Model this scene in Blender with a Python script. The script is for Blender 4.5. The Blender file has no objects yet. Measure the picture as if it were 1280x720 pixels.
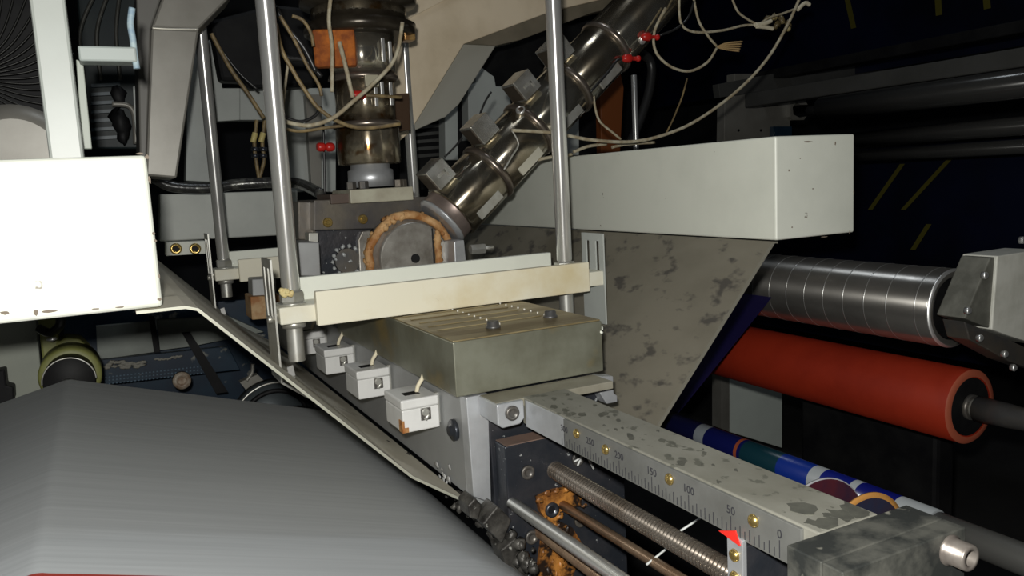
import bpy, bmesh, math, random
import numpy as np
from mathutils import Vector, Matrix
random.seed(4)
scene = bpy.context.scene
C = scene.collection

# ------------------------------------------------------------ camera (world: X machine direction, Y along the die, Z up, metres)
YAW, PITCH, ROLL, FPX = 0.46583438, -0.13255812, 0.05274510, 1004.2947
_f = Vector((math.sin(YAW)*math.cos(PITCH), math.cos(YAW)*math.cos(PITCH), math.sin(PITCH)))
_r = _f.cross(Vector((0, 0, 1))).normalized(); _d = _f.cross(_r)
CR = _r*math.cos(ROLL) + _d*math.sin(ROLL)
CD = -_r*math.sin(ROLL) + _d*math.cos(ROLL)
cam = bpy.data.cameras.new('camera'); camo = bpy.data.objects.new('camera', cam); C.objects.link(camo)
camo.matrix_world = Matrix(((CR.x, -CD.x, -_f.x, 0), (CR.y, -CD.y, -_f.y, 0), (CR.z, -CD.z, -_f.z, 0), (0, 0, 0, 1)))
cam.sensor_width = 36; cam.lens = FPX/1280*36; cam.clip_start = .01; cam.clip_end = 60
scene.camera = camo

# ------------------------------------------------------------ world, lamps, exposure
w = bpy.data.worlds.new('world'); scene.world = w; w.use_nodes = True
w.node_tree.nodes['Background'].inputs[0].default_value = (.75, .85, 1, 1)
w.node_tree.nodes['Background'].inputs[1].default_value = .008
def lamp(name, kind, loc, power, size=.02, col=(1, 1, 1), tgt=None):
    l = bpy.data.lights.new(name, kind); o = bpy.data.objects.new(name, l); C.objects.link(o)
    o.location = loc; l.energy = power; l.color = col
    if kind == 'AREA': l.size = size
    else: l.shadow_soft_size = size
    if tgt is not None:
        o.rotation_euler = (Vector(tgt)-Vector(loc)).to_track_quat('-Z', 'Y').to_euler()
    return o
lamp('camera_flash', 'POINT', (-.02, 0, .048), 43, .012, (1, .985, .94))          # the camera's own flash
lamp('overhead_fill', 'AREA', (.9, 1.2, 2.4), 6, .4, (.85, .92, 1), (.2, 1.2, 0))        # weak overhead fill, added to brighten the left apron
scene.view_settings.view_transform = 'Standard'; scene.view_settings.look = 'None'
scene.view_settings.exposure = 0; scene.view_settings.gamma = 1

# ------------------------------------------------------------ helpers
def ray(px, py): return (CR*((px-640)/FPX) + CD*((py-360)/FPX) + _f)
def A(px, py, Y):
    v = ray(px, py); return v*(Y/v.y)
def AX(px, py, X):
    v = ray(px, py); return v*(X/v.x)
WL = {}
class MB:
    def __init__(s): s.v = []; s.f = []; s.sm = []
    def add(s, vs, fs, smooth=False):
        n = len(s.v); s.v += [Vector(p) for p in vs]
        for f in fs: s.f.append([n+i for i in f]); s.sm.append(smooth)
        return s
    def box(s, x0, x1, y0, y1, z0, z1):
        p = [(x, y, z) for x in (x0, x1) for y in (y0, y1) for z in (z0, z1)]
        return s.add(p, [(0, 1, 3, 2), (4, 6, 7, 5), (0, 4, 5, 1), (2, 3, 7, 6), (0, 2, 6, 4), (1, 5, 7, 3)])
    def obox(s, c, ax, ay, az):     # oriented box: centre and three half vectors
        c, ax, ay, az = map(Vector, (c, ax, ay, az))
        p = [c+ax*i+ay*j+az*k for i in (-1, 1) for j in (-1, 1) for k in (-1, 1)]
        return s.add(p, [(0, 1, 3, 2), (4, 6, 7, 5), (0, 4, 5, 1), (2, 3, 7, 6), (0, 2, 6, 4), (1, 5, 7, 3)])
    def prism(s, pts, off):
        pts = [Vector(p) for p in pts]; off = Vector(off); n = len(pts)
        fs = [tuple(range(n))[::-1], tuple(range(n, 2*n))] + [(i, (i+1) % n, n+(i+1) % n, n+i) for i in range(n)]
        return s.add(pts+[p+off for p in pts], fs)
    def slab(s, px, Y, t): return s.prism([A(x, y, Y) for x, y in px], (0, t, 0))
    def lathe(s, p0, ax, prof, n=32, smooth=True, cap=True):
        p0 = Vector(p0); ax = Vector(ax).normalized()
        u = ax.cross(Vector((0, 0, 1)));
        if u.length < .1: u = ax.cross(Vector((1, 0, 0)))
        u.normalize(); v = ax.cross(u)
        b = len(s.v)
        for t, r in prof:
            for k in range(n):
                a = 2*math.pi*k/n; s.v.append(p0+ax*t+(u*math.cos(a)+v*math.sin(a))*max(r, 1e-5))
        for i in range(len(prof)-1):
            for k in range(n):
                k2 = (k+1) % n
                s.f.append([b+i*n+k, b+i*n+k2, b+(i+1)*n+k2, b+(i+1)*n+k]); s.sm.append(smooth)
        if cap:
            s.f.append([b+k for k in range(n)][::-1]); s.sm.append(False)
            e = b+(len(prof)-1)*n; s.f.append([e+k for k in range(n)]); s.sm.append(False)
        return s
    def cyl(s, p0, p1, r, n=24, smooth=True):
        p0, p1 = Vector(p0), Vector(p1); L = (p1-p0).length; c = min(r*.12, L*.2)
        return s.lathe(p0, p1-p0, [(0, r-c), (c, r), (L-c, r), (L, r-c)], n, smooth)
    def hexa(s, p0, p1, r): return s.cyl(p0, p1, r, 6, False)
    def tube(s, pts, r, n=8, smooth_path=True):
        pts = [Vector(p) for p in pts]
        if smooth_path and len(pts) > 2:
            q = []; P = [pts[0]]+pts+[pts[-1]]
            for i in range(1, len(P)-2):
                for k in range(6):
                    t = k/6; a, b_, c, d = P[i-1:i+3]
                    q.append(.5*((2*b_)+(c-a)*t+(2*a-5*b_+4*c-d)*t*t+(-a+3*b_-3*c+d)*t**3))
            pts = q+[pts[-1]]
        b = len(s.v); u = None
        for i, p in enumerate(pts):
            t = (pts[min(i+1, len(pts)-1)]-pts[max(i-1, 0)]).normalized()
            if u is None:
                u = t.cross(Vector((.3, .8, .5))).normalized()
            u = (u-t*u.dot(t)).normalized(); v = t.cross(u)
            for k in range(n):
                a = 2*math.pi*k/n; s.v.append(p+(u*math.cos(a)+v*math.sin(a))*r)
        m = len(pts)
        for i in range(m-1):
            for k in range(n):
                k2 = (k+1) % n
                s.f.append([b+i*n+k, b+i*n+k2, b+(i+1)*n+k2, b+(i+1)*n+k]); s.sm.append(True)
        s.f.append([b+k for k in range(n)][::-1]); s.sm.append(False)
        s.f.append([b+(m-1)*n+k for k in range(n)]); s.sm.append(False)
        return s
    def blob(s, c, r, n=7, j=.35, sq=(1, 1, 1)):
        c = Vector(c); b = len(s.v); m = n//2+1
        for i in range(m+1):
            th = math.pi*i/m
            for k in range(n):
                a = 2*math.pi*k/n; q = r*(1+random.uniform(-j, j))
                s.v.append(c+Vector((math.sin(th)*math.cos(a)*sq[0], math.sin(th)*math.sin(a)*sq[1], math.cos(th)*sq[2]))*q)
        for i in range(m):
            for k in range(n):
                k2 = (k+1) % n; s.f.append([b+i*n+k, b+(i+1)*n+k, b+(i+1)*n+k2, b+i*n+k2]); s.sm.append(True)
        return s
    def build(s, name, mat, parent=None, bev=0, seg=2, label=None):
        o_ = WL.get(parent, Vector((0, 0, 0))) if parent else None
        if o_ is None:
            lo = Vector([min(v[i] for v in s.v) for i in range(3)]); hi = Vector([max(v[i] for v in s.v) for i in range(3)])
            o_ = Vector(((lo.x+hi.x)/2, (lo.y+hi.y)/2, lo.z))
        me = bpy.data.meshes.new(name)
        me.from_pydata([tuple(v-o_) for v in s.v], [], s.f); me.update()
        bm = bmesh.new(); bm.from_mesh(me); bmesh.ops.recalc_face_normals(bm, faces=bm.faces); bm.to_mesh(me); bm.free()
        me.polygons.foreach_set('use_smooth', s.sm)
        me.materials.append(mat)
        o = bpy.data.objects.new(name, me); C.objects.link(o)
        if parent: o.parent = parent
        else: o.location = o_
        WL[o] = o_.copy()
        if bev:
            b = o.modifiers.new('bevel', 'BEVEL'); b.width = bev; b.segments = seg; b.limit_method = 'ANGLE'; b.angle_limit = math.radians(40)
        if label: o['label'] = label
        return o
def tag(o, label, cat, group=None):
    o['label'] = label; o['category'] = cat
    if group: o['group'] = group
    return o
def thing(name, label, cat, loc, group=None):
    o = bpy.data.objects.new(name, None); C.objects.link(o); o.empty_display_size = .02
    o.location = loc; WL[o] = Vector(loc); return tag(o, label, cat, group)
def struct(o): o['kind'] = 'structure'; return o
def stuff(o): o['kind'] = 'stuff'; return o
def copy_tree(o, off, parent=None):
    c = o.copy(); C.objects.link(c)
    if parent: c.parent = parent
    else: c.location = o.location + Vector(off)
    WL[c] = WL[o] + Vector(off)
    for ch in list(o.children): copy_tree(ch, off, c)
    return c

# ------------------------------------------------------------ materials
def M(name, col, col2=None, sc=8, lo=.4, hi=.65, rough=.5, metal=0., bump=0., bsc=60, st=(1, 1, 1), col3=None, sc3=30, lo3=.6, hi3=.66, det=6, rvar=0, spec=.5, an=None, anv=.8):
    m = bpy.data.materials.new(name); m.use_nodes = True
    nt = m.node_tree; N = nt.nodes; Lk = nt.links; b = N['Principled BSDF']
    b.inputs['Base Color'].default_value = (*col, 1); b.inputs['Roughness'].default_value = rough; b.inputs['Metallic'].default_value = metal
    b.inputs['Specular IOR Level'].default_value = spec
    if an:
        vm = N.new('ShaderNodeCombineXYZ')
        for q in range(3): vm.inputs[q].default_value = an[q]
        Lk.new(vm.outputs[0], b.inputs['Tangent']); b.inputs['Anisotropic'].default_value = anv
    tc = N.new('ShaderNodeTexCoord'); mp = N.new('ShaderNodeMapping'); mp.inputs['Scale'].default_value = st
    Lk.new(tc.outputs['Object'], mp.inputs['Vector'])
    def noise(scale, d=det):
        n = N.new('ShaderNodeTexNoise'); n.inputs['Scale'].default_value = scale; n.inputs['Detail'].default_value = d; n.inputs['Roughness'].default_value = .6
        Lk.new(mp.outputs[0], n.inputs['Vector']); return n.outputs[0]
    def ramp(src, a, c):
        r = N.new('ShaderNodeMapRange'); r.inputs[1].default_value = a; r.inputs[2].default_value = c; Lk.new(src, r.inputs[0]); return r.outputs[0]
    cur = None
    if col2:
        x = N.new('ShaderNodeMix'); x.data_type = 'RGBA'; x.inputs[6].default_value = (*col, 1); x.inputs[7].default_value = (*col2, 1)
        f = ramp(noise(sc), lo, hi); Lk.new(f, x.inputs[0]); cur = x.outputs[2]
        if rvar:
            r = N.new('ShaderNodeMapRange'); r.inputs[3].default_value = rough; r.inputs[4].default_value = rough+rvar; Lk.new(f, r.inputs[0]); Lk.new(r.outputs[0], b.inputs['Roughness'])
    if col3:
        x = N.new('ShaderNodeMix'); x.data_type = 'RGBA'
        if cur: Lk.new(cur, x.inputs[6])
        else: x.inputs[6].default_value = (*col, 1)
        x.inputs[7].default_value = (*col3, 1); Lk.new(ramp(noise(sc3, 3), lo3, hi3), x.inputs[0]); cur = x.outputs[2]
    if cur: Lk.new(cur, b.inputs['Base Color'])
    if bump:
        bp = N.new('ShaderNodeBump'); bp.inputs['Strength'].default_value = bump; bp.inputs['Distance'].default_value = .002
        Lk.new(noise(bsc), bp.inputs['Height']); Lk.new(bp.outputs[0], b.inputs['Normal'])
    return m
def bands(name, axis, stops, rough=.35, metal=0, off=0):
    """flat print whose colour changes along one object axis; stops = [(position in metres, colour)]"""
    m = bpy.data.materials.new(name); m.use_nodes = True; nt = m.node_tree; N = nt.nodes; Lk = nt.links; b = N['Principled BSDF']
    b.inputs['Roughness'].default_value = rough; b.inputs['Metallic'].default_value = metal
    tc = N.new('ShaderNodeTexCoord'); sp = N.new('ShaderNodeSeparateXYZ'); Lk.new(tc.outputs['Object'], sp.inputs[0])
    lo, hi = stops[0][0], stops[-1][0]+.001
    mr = N.new('ShaderNodeMapRange'); mr.inputs[1].default_value = lo; mr.inputs[2].default_value = hi; Lk.new(sp.outputs[axis], mr.inputs[0])
    cr = N.new('ShaderNodeValToRGB'); cr.color_ramp.interpolation = 'CONSTANT'; e = cr.color_ramp.elements
    while len(e) < len(stops): e.new(1)
    for el, (p, c) in zip(e, stops): el.position = (p-lo)/(hi-lo); el.color = (*c, 1)
    Lk.new(mr.outputs[0], cr.inputs[0]); Lk.new(cr.outputs[0], b.inputs['Base Color']); return m
white = M('white_paint', (.78, .8, .71), (.66, .68, .6), 6, .45, .8, rough=.45, col3=(.25, .22, .17), sc3=45, lo3=.73, hi3=.76)
cream = M('cream_paint', (.84, .8, .64), (.68, .57, .33), 8, .48, .78, rough=.42, col3=(.4, .3, .16), sc3=40, lo3=.7, hi3=.76)
greyw = M('pale_grey_paint', (.5, .53, .5), (.4, .42, .4), 5, .4, .7, rough=.5)
chromerod = M('polished_rod', (.9, .9, .88), rough=.33, metal=.8, an=(0, 0, 1))
chromerody = M('polished_guide_rod', (.8, .8, .76), rough=.3, metal=.8, an=(0, 1, 0))
zinc = M('zinc_steel', (.6, .6, .56), (.45, .43, .37), 40, .4, .7, rough=.38, metal=.7)
darksteel = M('dark_steel', (.12, .12, .12), (.2, .17, .13), 14, .4, .7, rough=.4, metal=.6, bump=.2)
blacksteel = M('black_oily_steel', (.035, .04, .05), (.09, .085, .09), 12, .45, .75, rough=.32, metal=.5, bump=.35, bsc=80, col3=(.5, .52, .52), sc3=110, lo3=.675, hi3=.7)
blackp = M('black_paint', (.006, .006, .007), (.014, .014, .014), 10, rough=.55, spec=.2)
alu = M('aluminium', (.62, .64, .66), (.38, .39, .4), 14, .35, .75, rough=.4, metal=.55, bump=.1)
alugrey = M('dull_grey_die_face', (.36, .37, .37), (.28, .28, .28), 7, .4, .7, rough=.45, metal=.4)
covermetal = M('olive_stained_cover_steel', (.27, .275, .215), (.155, .15, .105), 9, .38, .62, rough=.34, metal=.4, col3=(.3, .22, .08), sc3=10, lo3=.56, hi3=.75)
covertop = M('burnt_cover_top', (.36, .3, .17), (.17, .125, .055), 11, .38, .6, rough=.42, metal=.25, st=(.5, 3.5, 1), col3=(.12, .085, .04), sc3=16, lo3=.6, hi3=.75)
aprn = M('stained_sheet_steel', (.25, .23, .18), (.18, .165, .125), 5, .4, .7, rough=.5, metal=.15, col3=(.1, .092, .08), sc3=26, lo3=.56, hi3=.66, st=(1.4, .8, 1.4))
sheetedge = M('bright_sheet_edge', (.4, .4, .33), rough=.4, metal=.3)
framegrey = M('worn_frame_steel', (.27, .26, .23), (.2, .19, .165), 8, .4, .7, rough=.42, metal=.25)
framebeige = M('beige_frame_paint', (.8, .68, .5), (.6, .49, .33), 6, .4, .7, rough=.5, col3=(.3, .2, .11), sc3=14, lo3=.68, hi3=.78)
ceramic = M('white_ceramic', (.7, .7, .68), (.6, .6, .58), 20, .45, .7, rough=.4)
rust = M('rust_stain', (.3, .1, .02), (.5, .3, .12), 60, .4, .65, rough=.7, bump=.4)
foam = M('orange_foam_residue', (.36, .15, .04), (.62, .38, .17), 35, .4, .6, rough=.65, bump=.8, bsc=90, col3=(.2, .05, .01), sc3=40, lo3=.58, hi3=.7)
amber = M('amber_polymer_residue', (.45, .19, .04), (.16, .06, .015), 45, .4, .58, rough=.35, bump=.8, bsc=110, col3=(.02, .012, .008), sc3=38, lo3=.5, hi3=.56)
brass = M('brass', (.75, .55, .2), (.6, .42, .13), 30, rough=.25, metal=.9)
copper = M('brown_rod', (.42, .3, .2), (.25, .15, .09), 20, .4, .7, rough=.3, metal=.7, an=(0, 1, 0))
threadm = M('thread_steel', (.62, .55, .47), (.4, .32, .25), 30, .4, .7, rough=.24, metal=.9, an=(0, 1, 0), anv=.6)
IAX = A(845, -33, 1.36)-A(566, 262, 1.36)
barrel = M('barrel_heater_shell', (.66, .62, .52), (.36, .31, .23), 7, .42, .6, rough=.12, metal=.95, rvar=.1, bump=.06, bsc=20, an=tuple(IAX.normalized()))
barrelv = M('upright_heater_shell', (.7, .66, .56), (.26, .21, .14), 11, .42, .6, rough=.13, metal=.92, rvar=.1, bump=.05, bsc=20, an=(0, 0, 1))
barreld = M('burnt_barrel_shell', (.6, .53, .4), (.1, .065, .03), 15, .38, .58, rough=.14, metal=.88, rvar=.2, col3=(.2, .09, .02), sc3=22, lo3=.6, hi3=.7, bump=.12, an=(0, 0, 1))
bandm = M('clamp_band_steel', (.3, .26, .22), (.2, .16, .13), 20, rough=.3, metal=.8)
capm = M('cast_cap_metal', (.46, .44, .4), (.24, .22, .19), 16, .4, .62, rough=.4, metal=.6, col3=(.5, .49, .45), sc3=35, lo3=.62, hi3=.7, bump=.2)
filmgrey = M('grey_film', (.5, .52, .53), (.4, .42, .43), 60, .3, .75, rough=.42, st=(.04, 2.2, .04), spec=.6)
redink = M('red_stripe', (.35, .04, .03), rough=.4)
redrub = M('red_rubber', (.36, .03, .01), (.28, .022, .008), 6, rough=.6, spec=.2)
redrim = M('worn_red_rim', (.42, .1, .05), rough=.6)
chromeroll = M('brushed_roller', (.5, .48, .44), (.28, .27, .25), 8, .4, .66, rough=.28, metal=.85, rvar=.12, an=(0, 1, 0), st=(1, .5, 1))
groove = M('roller_groove', (.7, .7, .68), rough=.3, metal=.8)
navy = M('navy_film', (.012, .009, .055), rough=.3)
darkroll = M('dark_roller', (.12, .12, .115), (.09, .09, .09), 4, rough=.25, metal=.6, an=(0, 1, 0))
darkbar = M('dark_bar', (.085, .085, .08), (.06, .06, .055), 5, rough=.5, metal=.2)
wirec = M('braided_wire', (.5, .46, .34), (.33, .27, .17), 60, .4, .6, rough=.6, bump=.4, bsc=300)
wireb = M('brown_wire', (.3, .22, .1), (.14, .1, .05), 50, .4, .6, rough=.5)
wirek = M('black_wire', (.02, .02, .02), rough=.35)
redins = M('red_sleeve', (.5, .02, .015), rough=.35)
olive = M('olive_paint', (.24, .25, .08), (.17, .175, .05), 10, rough=.5)
blued = M('dark_blue_paint', (.008, .022, .045), (.012, .04, .07), 9, rough=.4, col3=(.25, .25, .22), sc3=22, lo3=.64, hi3=.7)
orangepad = M('orange_insulation', (.5, .14, .015), (.25, .06, .008), 40, .4, .6, rough=.8, bump=.8, bsc=120)
hosem = M('foil_hose', (.07, .07, .07), (.2, .2, .18), 50, .5, .65, rough=.25, metal=.5, bump=.5)
beamtop = M('worn_beam_steel', (.27, .265, .225), (.19, .185, .15), 14, .4, .7, rough=.5, metal=.2, col3=(.13, .13, .105), sc3=60, lo3=.6, hi3=.63, st=(1.2, .8, 1))
rulerm = M('ruler_aluminium', (.2, .203, .19), (.155, .157, .145), 30, .4, .7, rough=.42, metal=.35)
inkm = M('black_ink', (.03, .03, .035), rough=.6)
wall_m = M('dark_hall_wall', (.02, .022, .026), (.012, .013, .016), 2, rough=.8)
floor_m = M('dark_concrete', (.06, .06, .06), (.04, .04, .04), 3, rough=.7)
grim = M('grimy_steel', (.1, .095, .085), (.03, .028, .025), 50, .4, .62, rough=.4, metal=.4, bump=.8, bsc=90, col3=(.55, .55, .5), sc3=80, lo3=.66, hi3=.72)

# ------------------------------------------------------------ setting
FZ = -1.25
struct(MB().box(-3, 5, -1.5, 5, FZ-.1, FZ).build('floor', floor_m))
struct(MB().box(-3, 5, 5, 5.1, FZ, 2.8).build('wall_back', wall_m))
struct(MB().box(5, 5.1, -1.5, 5, FZ, 2.8).build('wall_right', wall_m))
struct(MB().box(-3.1, -3, -1.5, 5, FZ, 2.8).build('wall_left', wall_m))
struct(MB().box(-3, 5, -1.5, 5, 2.8, 2.9).build('ceiling', wall_m))

# ------------------------------------------------------------ box beams and apron plates along the machine
YE, YF = .84, 2.1
lbx = tag(MB().box(-.116, .044, YE, YF, -.103, .042).build('box_beam', white, bev=.004, seg=3), 'big white painted box beam end at the left edge, closest and brightest', 'beam')
rbx = tag(MB().box(.843, 1.0, YE, YF, -.103, .042).build('box_beam', white, bev=.003, seg=3), 'long white painted box beam reaching back above the stained apron plate', 'beam')
aprl = M('lightened_tan_sheet', (.62, .58, .47), (.5, .46, .37), 5, .4, .7, rough=.7, col3=(.3, .27, .2), sc3=14, lo3=.6, hi3=.68)  # apron steel in a lighter colour, making up for the grazing light
dimedge = M('dull_sheet_edge', (.22, .21, .17), rough=.5)
chip = M('chipped_paint', (.2, .16, .12), rough=.7)
for bx_, marks in ((lbx, [(187, 225, 1.6, 5), (192, 292, 1.5, 2), (194, 301, 1.5, 2), (199, 345, 1.2, 3), (60, 389, 9, 1.6), (45, 391, 3, 3), (150, 384, 6, 1.2), (6, 391, 5, 2), (184, 196, 2.5, 2.5), (175, 192, 4, 1), (199, 374, 2, 2), (120, 386, 4, 1)]),
                   (rbx, [(1010, 177, 9, 1.0), (1044, 179, 1.2, 2.5), (986, 213, 1.2, 1.2), (990, 284, 1.3, 1), (1016, 236, 1.3, 1.0), (1000, 198, .8, 1), (1030, 296, 6, .8), (1062, 290, .9, 3), (1067, 240, .8, 3)])):
    for (x, y, w_, h_) in marks:
        c = A(x, y, YE); k = .00085 if bx_ is lbx else .00112
        n = 8; pts = [c+Vector((math.cos(i*math.pi/4)*w_*k*random.uniform(.6, 1.2), 0, math.sin(i*math.pi/4)*h_*k*random.uniform(.6, 1.2))) for i in range(n)]
        MB().prism(pts, (0, -.0005, 0)).build('paint_chip', chip, bx_)
def apron(pts, label, yb=YF, sm=aprn, em=sheetedge):
    t = .003; n = len(pts); top = [Vector((x, 0, z)) for x, z in pts]; bot = []
    for i, p in enumerate(top):
        d_ = (top[min(i+1, n-1)]-top[max(i-1, 0)]).normalized(); bot.append(p+Vector((d_.z, 0, -d_.x))*t*(1 if pts[-1][0] > pts[0][0] else -1))
    o = thing('apron_plate', label, 'plate', (pts[0][0], YE, pts[-1][1]))
    m = MB()
    for i in range(n-1):
        q = [top[i], top[i+1], bot[i+1], bot[i]]
        m.prism([Vector((a.x, YE+.003, a.z)) for a in q], (0, yb-YE-.003, 0))
    m.build('sheet', sm, o)
    m = MB()
    for i in range(n-1):
        q = [top[i], top[i+1], bot[i+1], bot[i]]
        m.prism([Vector((a.x, YE, a.z)) for a in q], (0, .003, 0))
    m.build('bright_edge', em, o)
    return o
apron([(.02, -.1045), (.064, -.1045), (.076, -.1085), (.284, -.3265), (.3515, -.3735)], 'stained steel apron plate bending down from the left box beam', sm=aprl)
apron([(.846, -.1045), (.838, -.1045), (.575, -.392)], 'wide stained grey apron plate hanging from the right box beam', em=dimedge)

# ------------------------------------------------------------ the grey film web and its rollers
RC = Vector((.263, 0, -.580)); RR = .18
idc = Vector((-.078, 0, -.312)); idr = .024
web = thing('film_web', 'wide smooth grey film web filling the lower left foreground', 'film', (-.1, .7, -.56))
prof = [Vector((-.62, 0, -.42))]
for a in (105, 95, 85, 75, 65): prof.append(idc+Vector((math.cos(math.radians(a)), 0, math.sin(math.radians(a))))*idr)
for a in range(76, -61, -6): prof.append(RC+Vector((math.cos(math.radians(a)), 0, math.sin(math.radians(a))))*RR)
for nm, y0, y1, mt in (('film', .7135, 1.5, filmgrey), ('red_edge_stripe', .7, .7135, redink)):
    m = MB(); n = len(prof); vs = []
    for p in prof:
        for y in (y0, y1):
            vs.append((p.x, y, p.z))
    for i, p in enumerate(prof):
        d_ = (prof[min(i+1, n-1)]-prof[max(i-1, 0)]).normalized(); q = p-Vector((-d_.z, 0, d_.x))*.0008
        for y in (y0, y1): vs.append((q.x, y, q.z))
    fs = []
    for i in range(n-1):
        a = 2*i; fs.append((a, a+1, a+3, a+2)); b = 2*n+a; fs.append((b, b+2, b+3, b+1)); fs.append((a, a+2, b+2, b)); fs.append((a+1, b+1, b+3, a+3))
    fs += [(0, 2*n, 2*n+1, 1), (2*n-2, 2*n-1, 4*n-1, 4*n-2)]
    m.add(vs, fs, True); m.build(nm, mt, web)
for o in web.children:
    o.data.set_sharp_from_angle(angle=math.radians(50))
def roller(name, label, c, r, y0, y1, mat, jr, endmat=None, jn=.1, group=None):
    o = thing(name, label, 'roller', (c[0], y0, c[1]-r), group)
    L = y1-y0
    MB().lathe((c[0], y0, c[1]), (0, 1, 0), [(0, r*.8), (0, r-.003), (.003, r), (L-.003, r), (L, r-.003)], 64).build('shell', mat, o)
    MB().lathe((c[0], y0-.001, c[1]), (0, 1, 0), [(0, r*.78), (.003, r*.8)], 48).build('end_disc', endmat or darksteel, o)
    MB().cyl((c[0], y0-jn, c[1]), (c[0], y0, c[1]), jr).build('journal', zinc, o)
    MB().cyl((c[0], y1, c[1]), (c[0], y1+.1, c[1]), jr).build('journal', zinc, o)
    return o
roller('rubber_roller', 'big roller under the grey film below the die', (RC.x, RC.z), RR-.0012, .72, 1.53, darkroll, .03)
roller('idler_roller', 'small idler roller under the left crease of the grey film', (idc.x, idc.z), idr-.0012, .74, 1.52, chromerod, .01)

# ------------------------------------------------------------ the slot die
die = thing('slot_die', 'long aluminium slot die with end plate and steel feed block', 'machine', (.443, YE, -.46))
m = MB().prism([(.357, YE+.02, -.247), (.382, YE+.02, -.247), (.382, YE+.02, -.395), (.357, YE+.02, -.372)], (0, 1.17, 0)); m.build('body', alugrey, die, .001)
MB().prism([(.355, YE, -.247), (.3835, YE, -.247), (.3795, YE, -.381), (.357, YE, -.368)], (0, .02, 0)).build('end_plate', alu, die, .001)
MB().prism([(.3835, YE+.004, -.249), (.54, YE+.004, -.249), (.535, YE+.004, -.36), (.455, YE+.004, -.46), (.435, YE+.004, -.46), (.386, YE+.004, -.39)], (0, 1.18, 0)).build('lip_body', blacksteel, die, .0015)
# feed block stack
Yb = 1.40
def px_box(m, x0, y0, x1, y1, Y, t, dz=0): return m.slab([(x0, y0), (x1, y0), (x1, y1), (x0, y1)], Y, t)
MB().slab([(395, 288), (575, 283), (575, 360), (395, 365)], Yb+.01, .12).build('lower_block', blacksteel, die, .002)
MB().slab([(373, 252), (393, 252), (393, 300), (373, 300)], Yb+.03, .1).build('side_block', darksteel, die, .002)
MB().slab([(393, 250), (535, 246), (535, 284), (393, 288)], Yb, .13).build('upper_block', M('brown_block_steel', (.16, .14, .11), (.085, .08, .08), 9, .35, .6, rough=.4, metal=.4, bump=.2), die, .0015, label='brown stained upper block')
for x, y in ((409, 278), (453, 274), (491, 273)):
    p = A(x, y, Yb); MB().cyl(p+Vector((0, -.006, 0)), p, .0085, 16).cyl(p+Vector((0, -.008, 0)), p, .0045, 6).build('bolt', brass, die, label='brass coloured bolt head')
for x, y in ((408, 258), (455, 262)): 
    p = A(x, y+30, Yb+.008)
    m = MB()
p = A(434, 326, Yb+.006); m = MB()
for k in range(14):
    a = k*.45; m.blob(p+Vector((math.cos(a)*.026, 0, math.sin(a)*.026)), .004, 6)
m.blob(p+Vector((-.006, 0, .012)), .005).blob(p+Vector((.004, 0, -.001)), .005).blob(p+Vector((-.004, 0, -.012)), .004).blob(p+Vector((-.02, 0, .004)), .004)
m.build('polymer_drip_ring', M('milky_residue', (.4, .42, .42), rough=.3, bump=.4), die, label='whitish residue ring on the black block')
MB().lathe(A(434, 326, Yb+.006), (0, -1, 0), [(0, .023), (.003, .022)], 24).build('round_plug', darksteel, die)
MB().slab([(448, 300), (453, 289), (463, 288), (468, 300), (470, 345), (450, 345)], Yb, .02).build('bracket', capm, die, .002)
MB().slab([(373, 303), (399, 303), (401, 345), (376, 345)], 1.30, .1).build('side_heater_block', alugrey, die, .0015, label='plain grey block left of the feed block')
MB().slab([(386, 291), (398, 291), (398, 303), (386, 303)], 1.36, .03).build('small_cap', zinc, die, .001)
# horizontal feed pipe with cap and foam collar
cap0 = A(519, 323, 1.325)
MB().lathe(cap0, (0, 1, 0), [(0, .061), (.004, .064), (.02, .064), (.022, .072), (.08, .072)], 48).build('feed_pipe', capm, die)
MB().lathe(cap0+Vector((0, -.003, 0)), (0, 1, 0), [(0, .008), (.004, .008)], 12).build('centre_hole', blackp, die)
MB().box(cap0.x+.033, cap0.x+.036, cap0.y-.002, cap0.y, cap0.z-.05, cap0.z+.05).build('score_line', wirek, die)
m = MB().tube([cap0+Vector((math.cos(math.radians(t))*(.0755+random.uniform(-.002, .002)), .022+random.uniform(-.003, .003), math.sin(math.radians(t))*(.0755+random.uniform(-.002, .002)))) for t in range(-60, 211, 9)], .0075, 8)
m.tube([cap0+Vector((.043+random.uniform(-.002, .002), -.003, -.04+k*.01)) for k in range(9)], .006, 7)
for k in range(90):
    a = math.radians(-60+k*3); q = random.uniform(-.004, .004)
    m.blob(cap0+Vector((math.cos(a)*(.0755+q), .03+random.uniform(-.012, .008), math.sin(a)*(.0755+q))), .0048+random.uniform(-.002, .002), 6, .35, (1, 1.8, 1))
for k in range(26): m.blob(cap0+Vector((.043+random.uniform(-.003, .003), -.003, -.04+k*.0032)), .0052, 6, .4)
m.build('foam_collar', foam, die, label='orange polymer foam collar round the pipe cap')
# spanner-like stud at the right of the cap
p = A(588, 312, 1.3); m = MB().hexa(p, p+Vector((.028, 0, 0)), .0095).cyl(p+Vector((.028, 0, 0)), p+Vector((.045, 0, 0)), .004, 10); m.build('hex_stud', zinc, die)
MB().slab([(568, 302), (580, 300), (583, 330), (569, 332)], 1.28, .05).build('side_flange', alu, die, .001)
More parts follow.
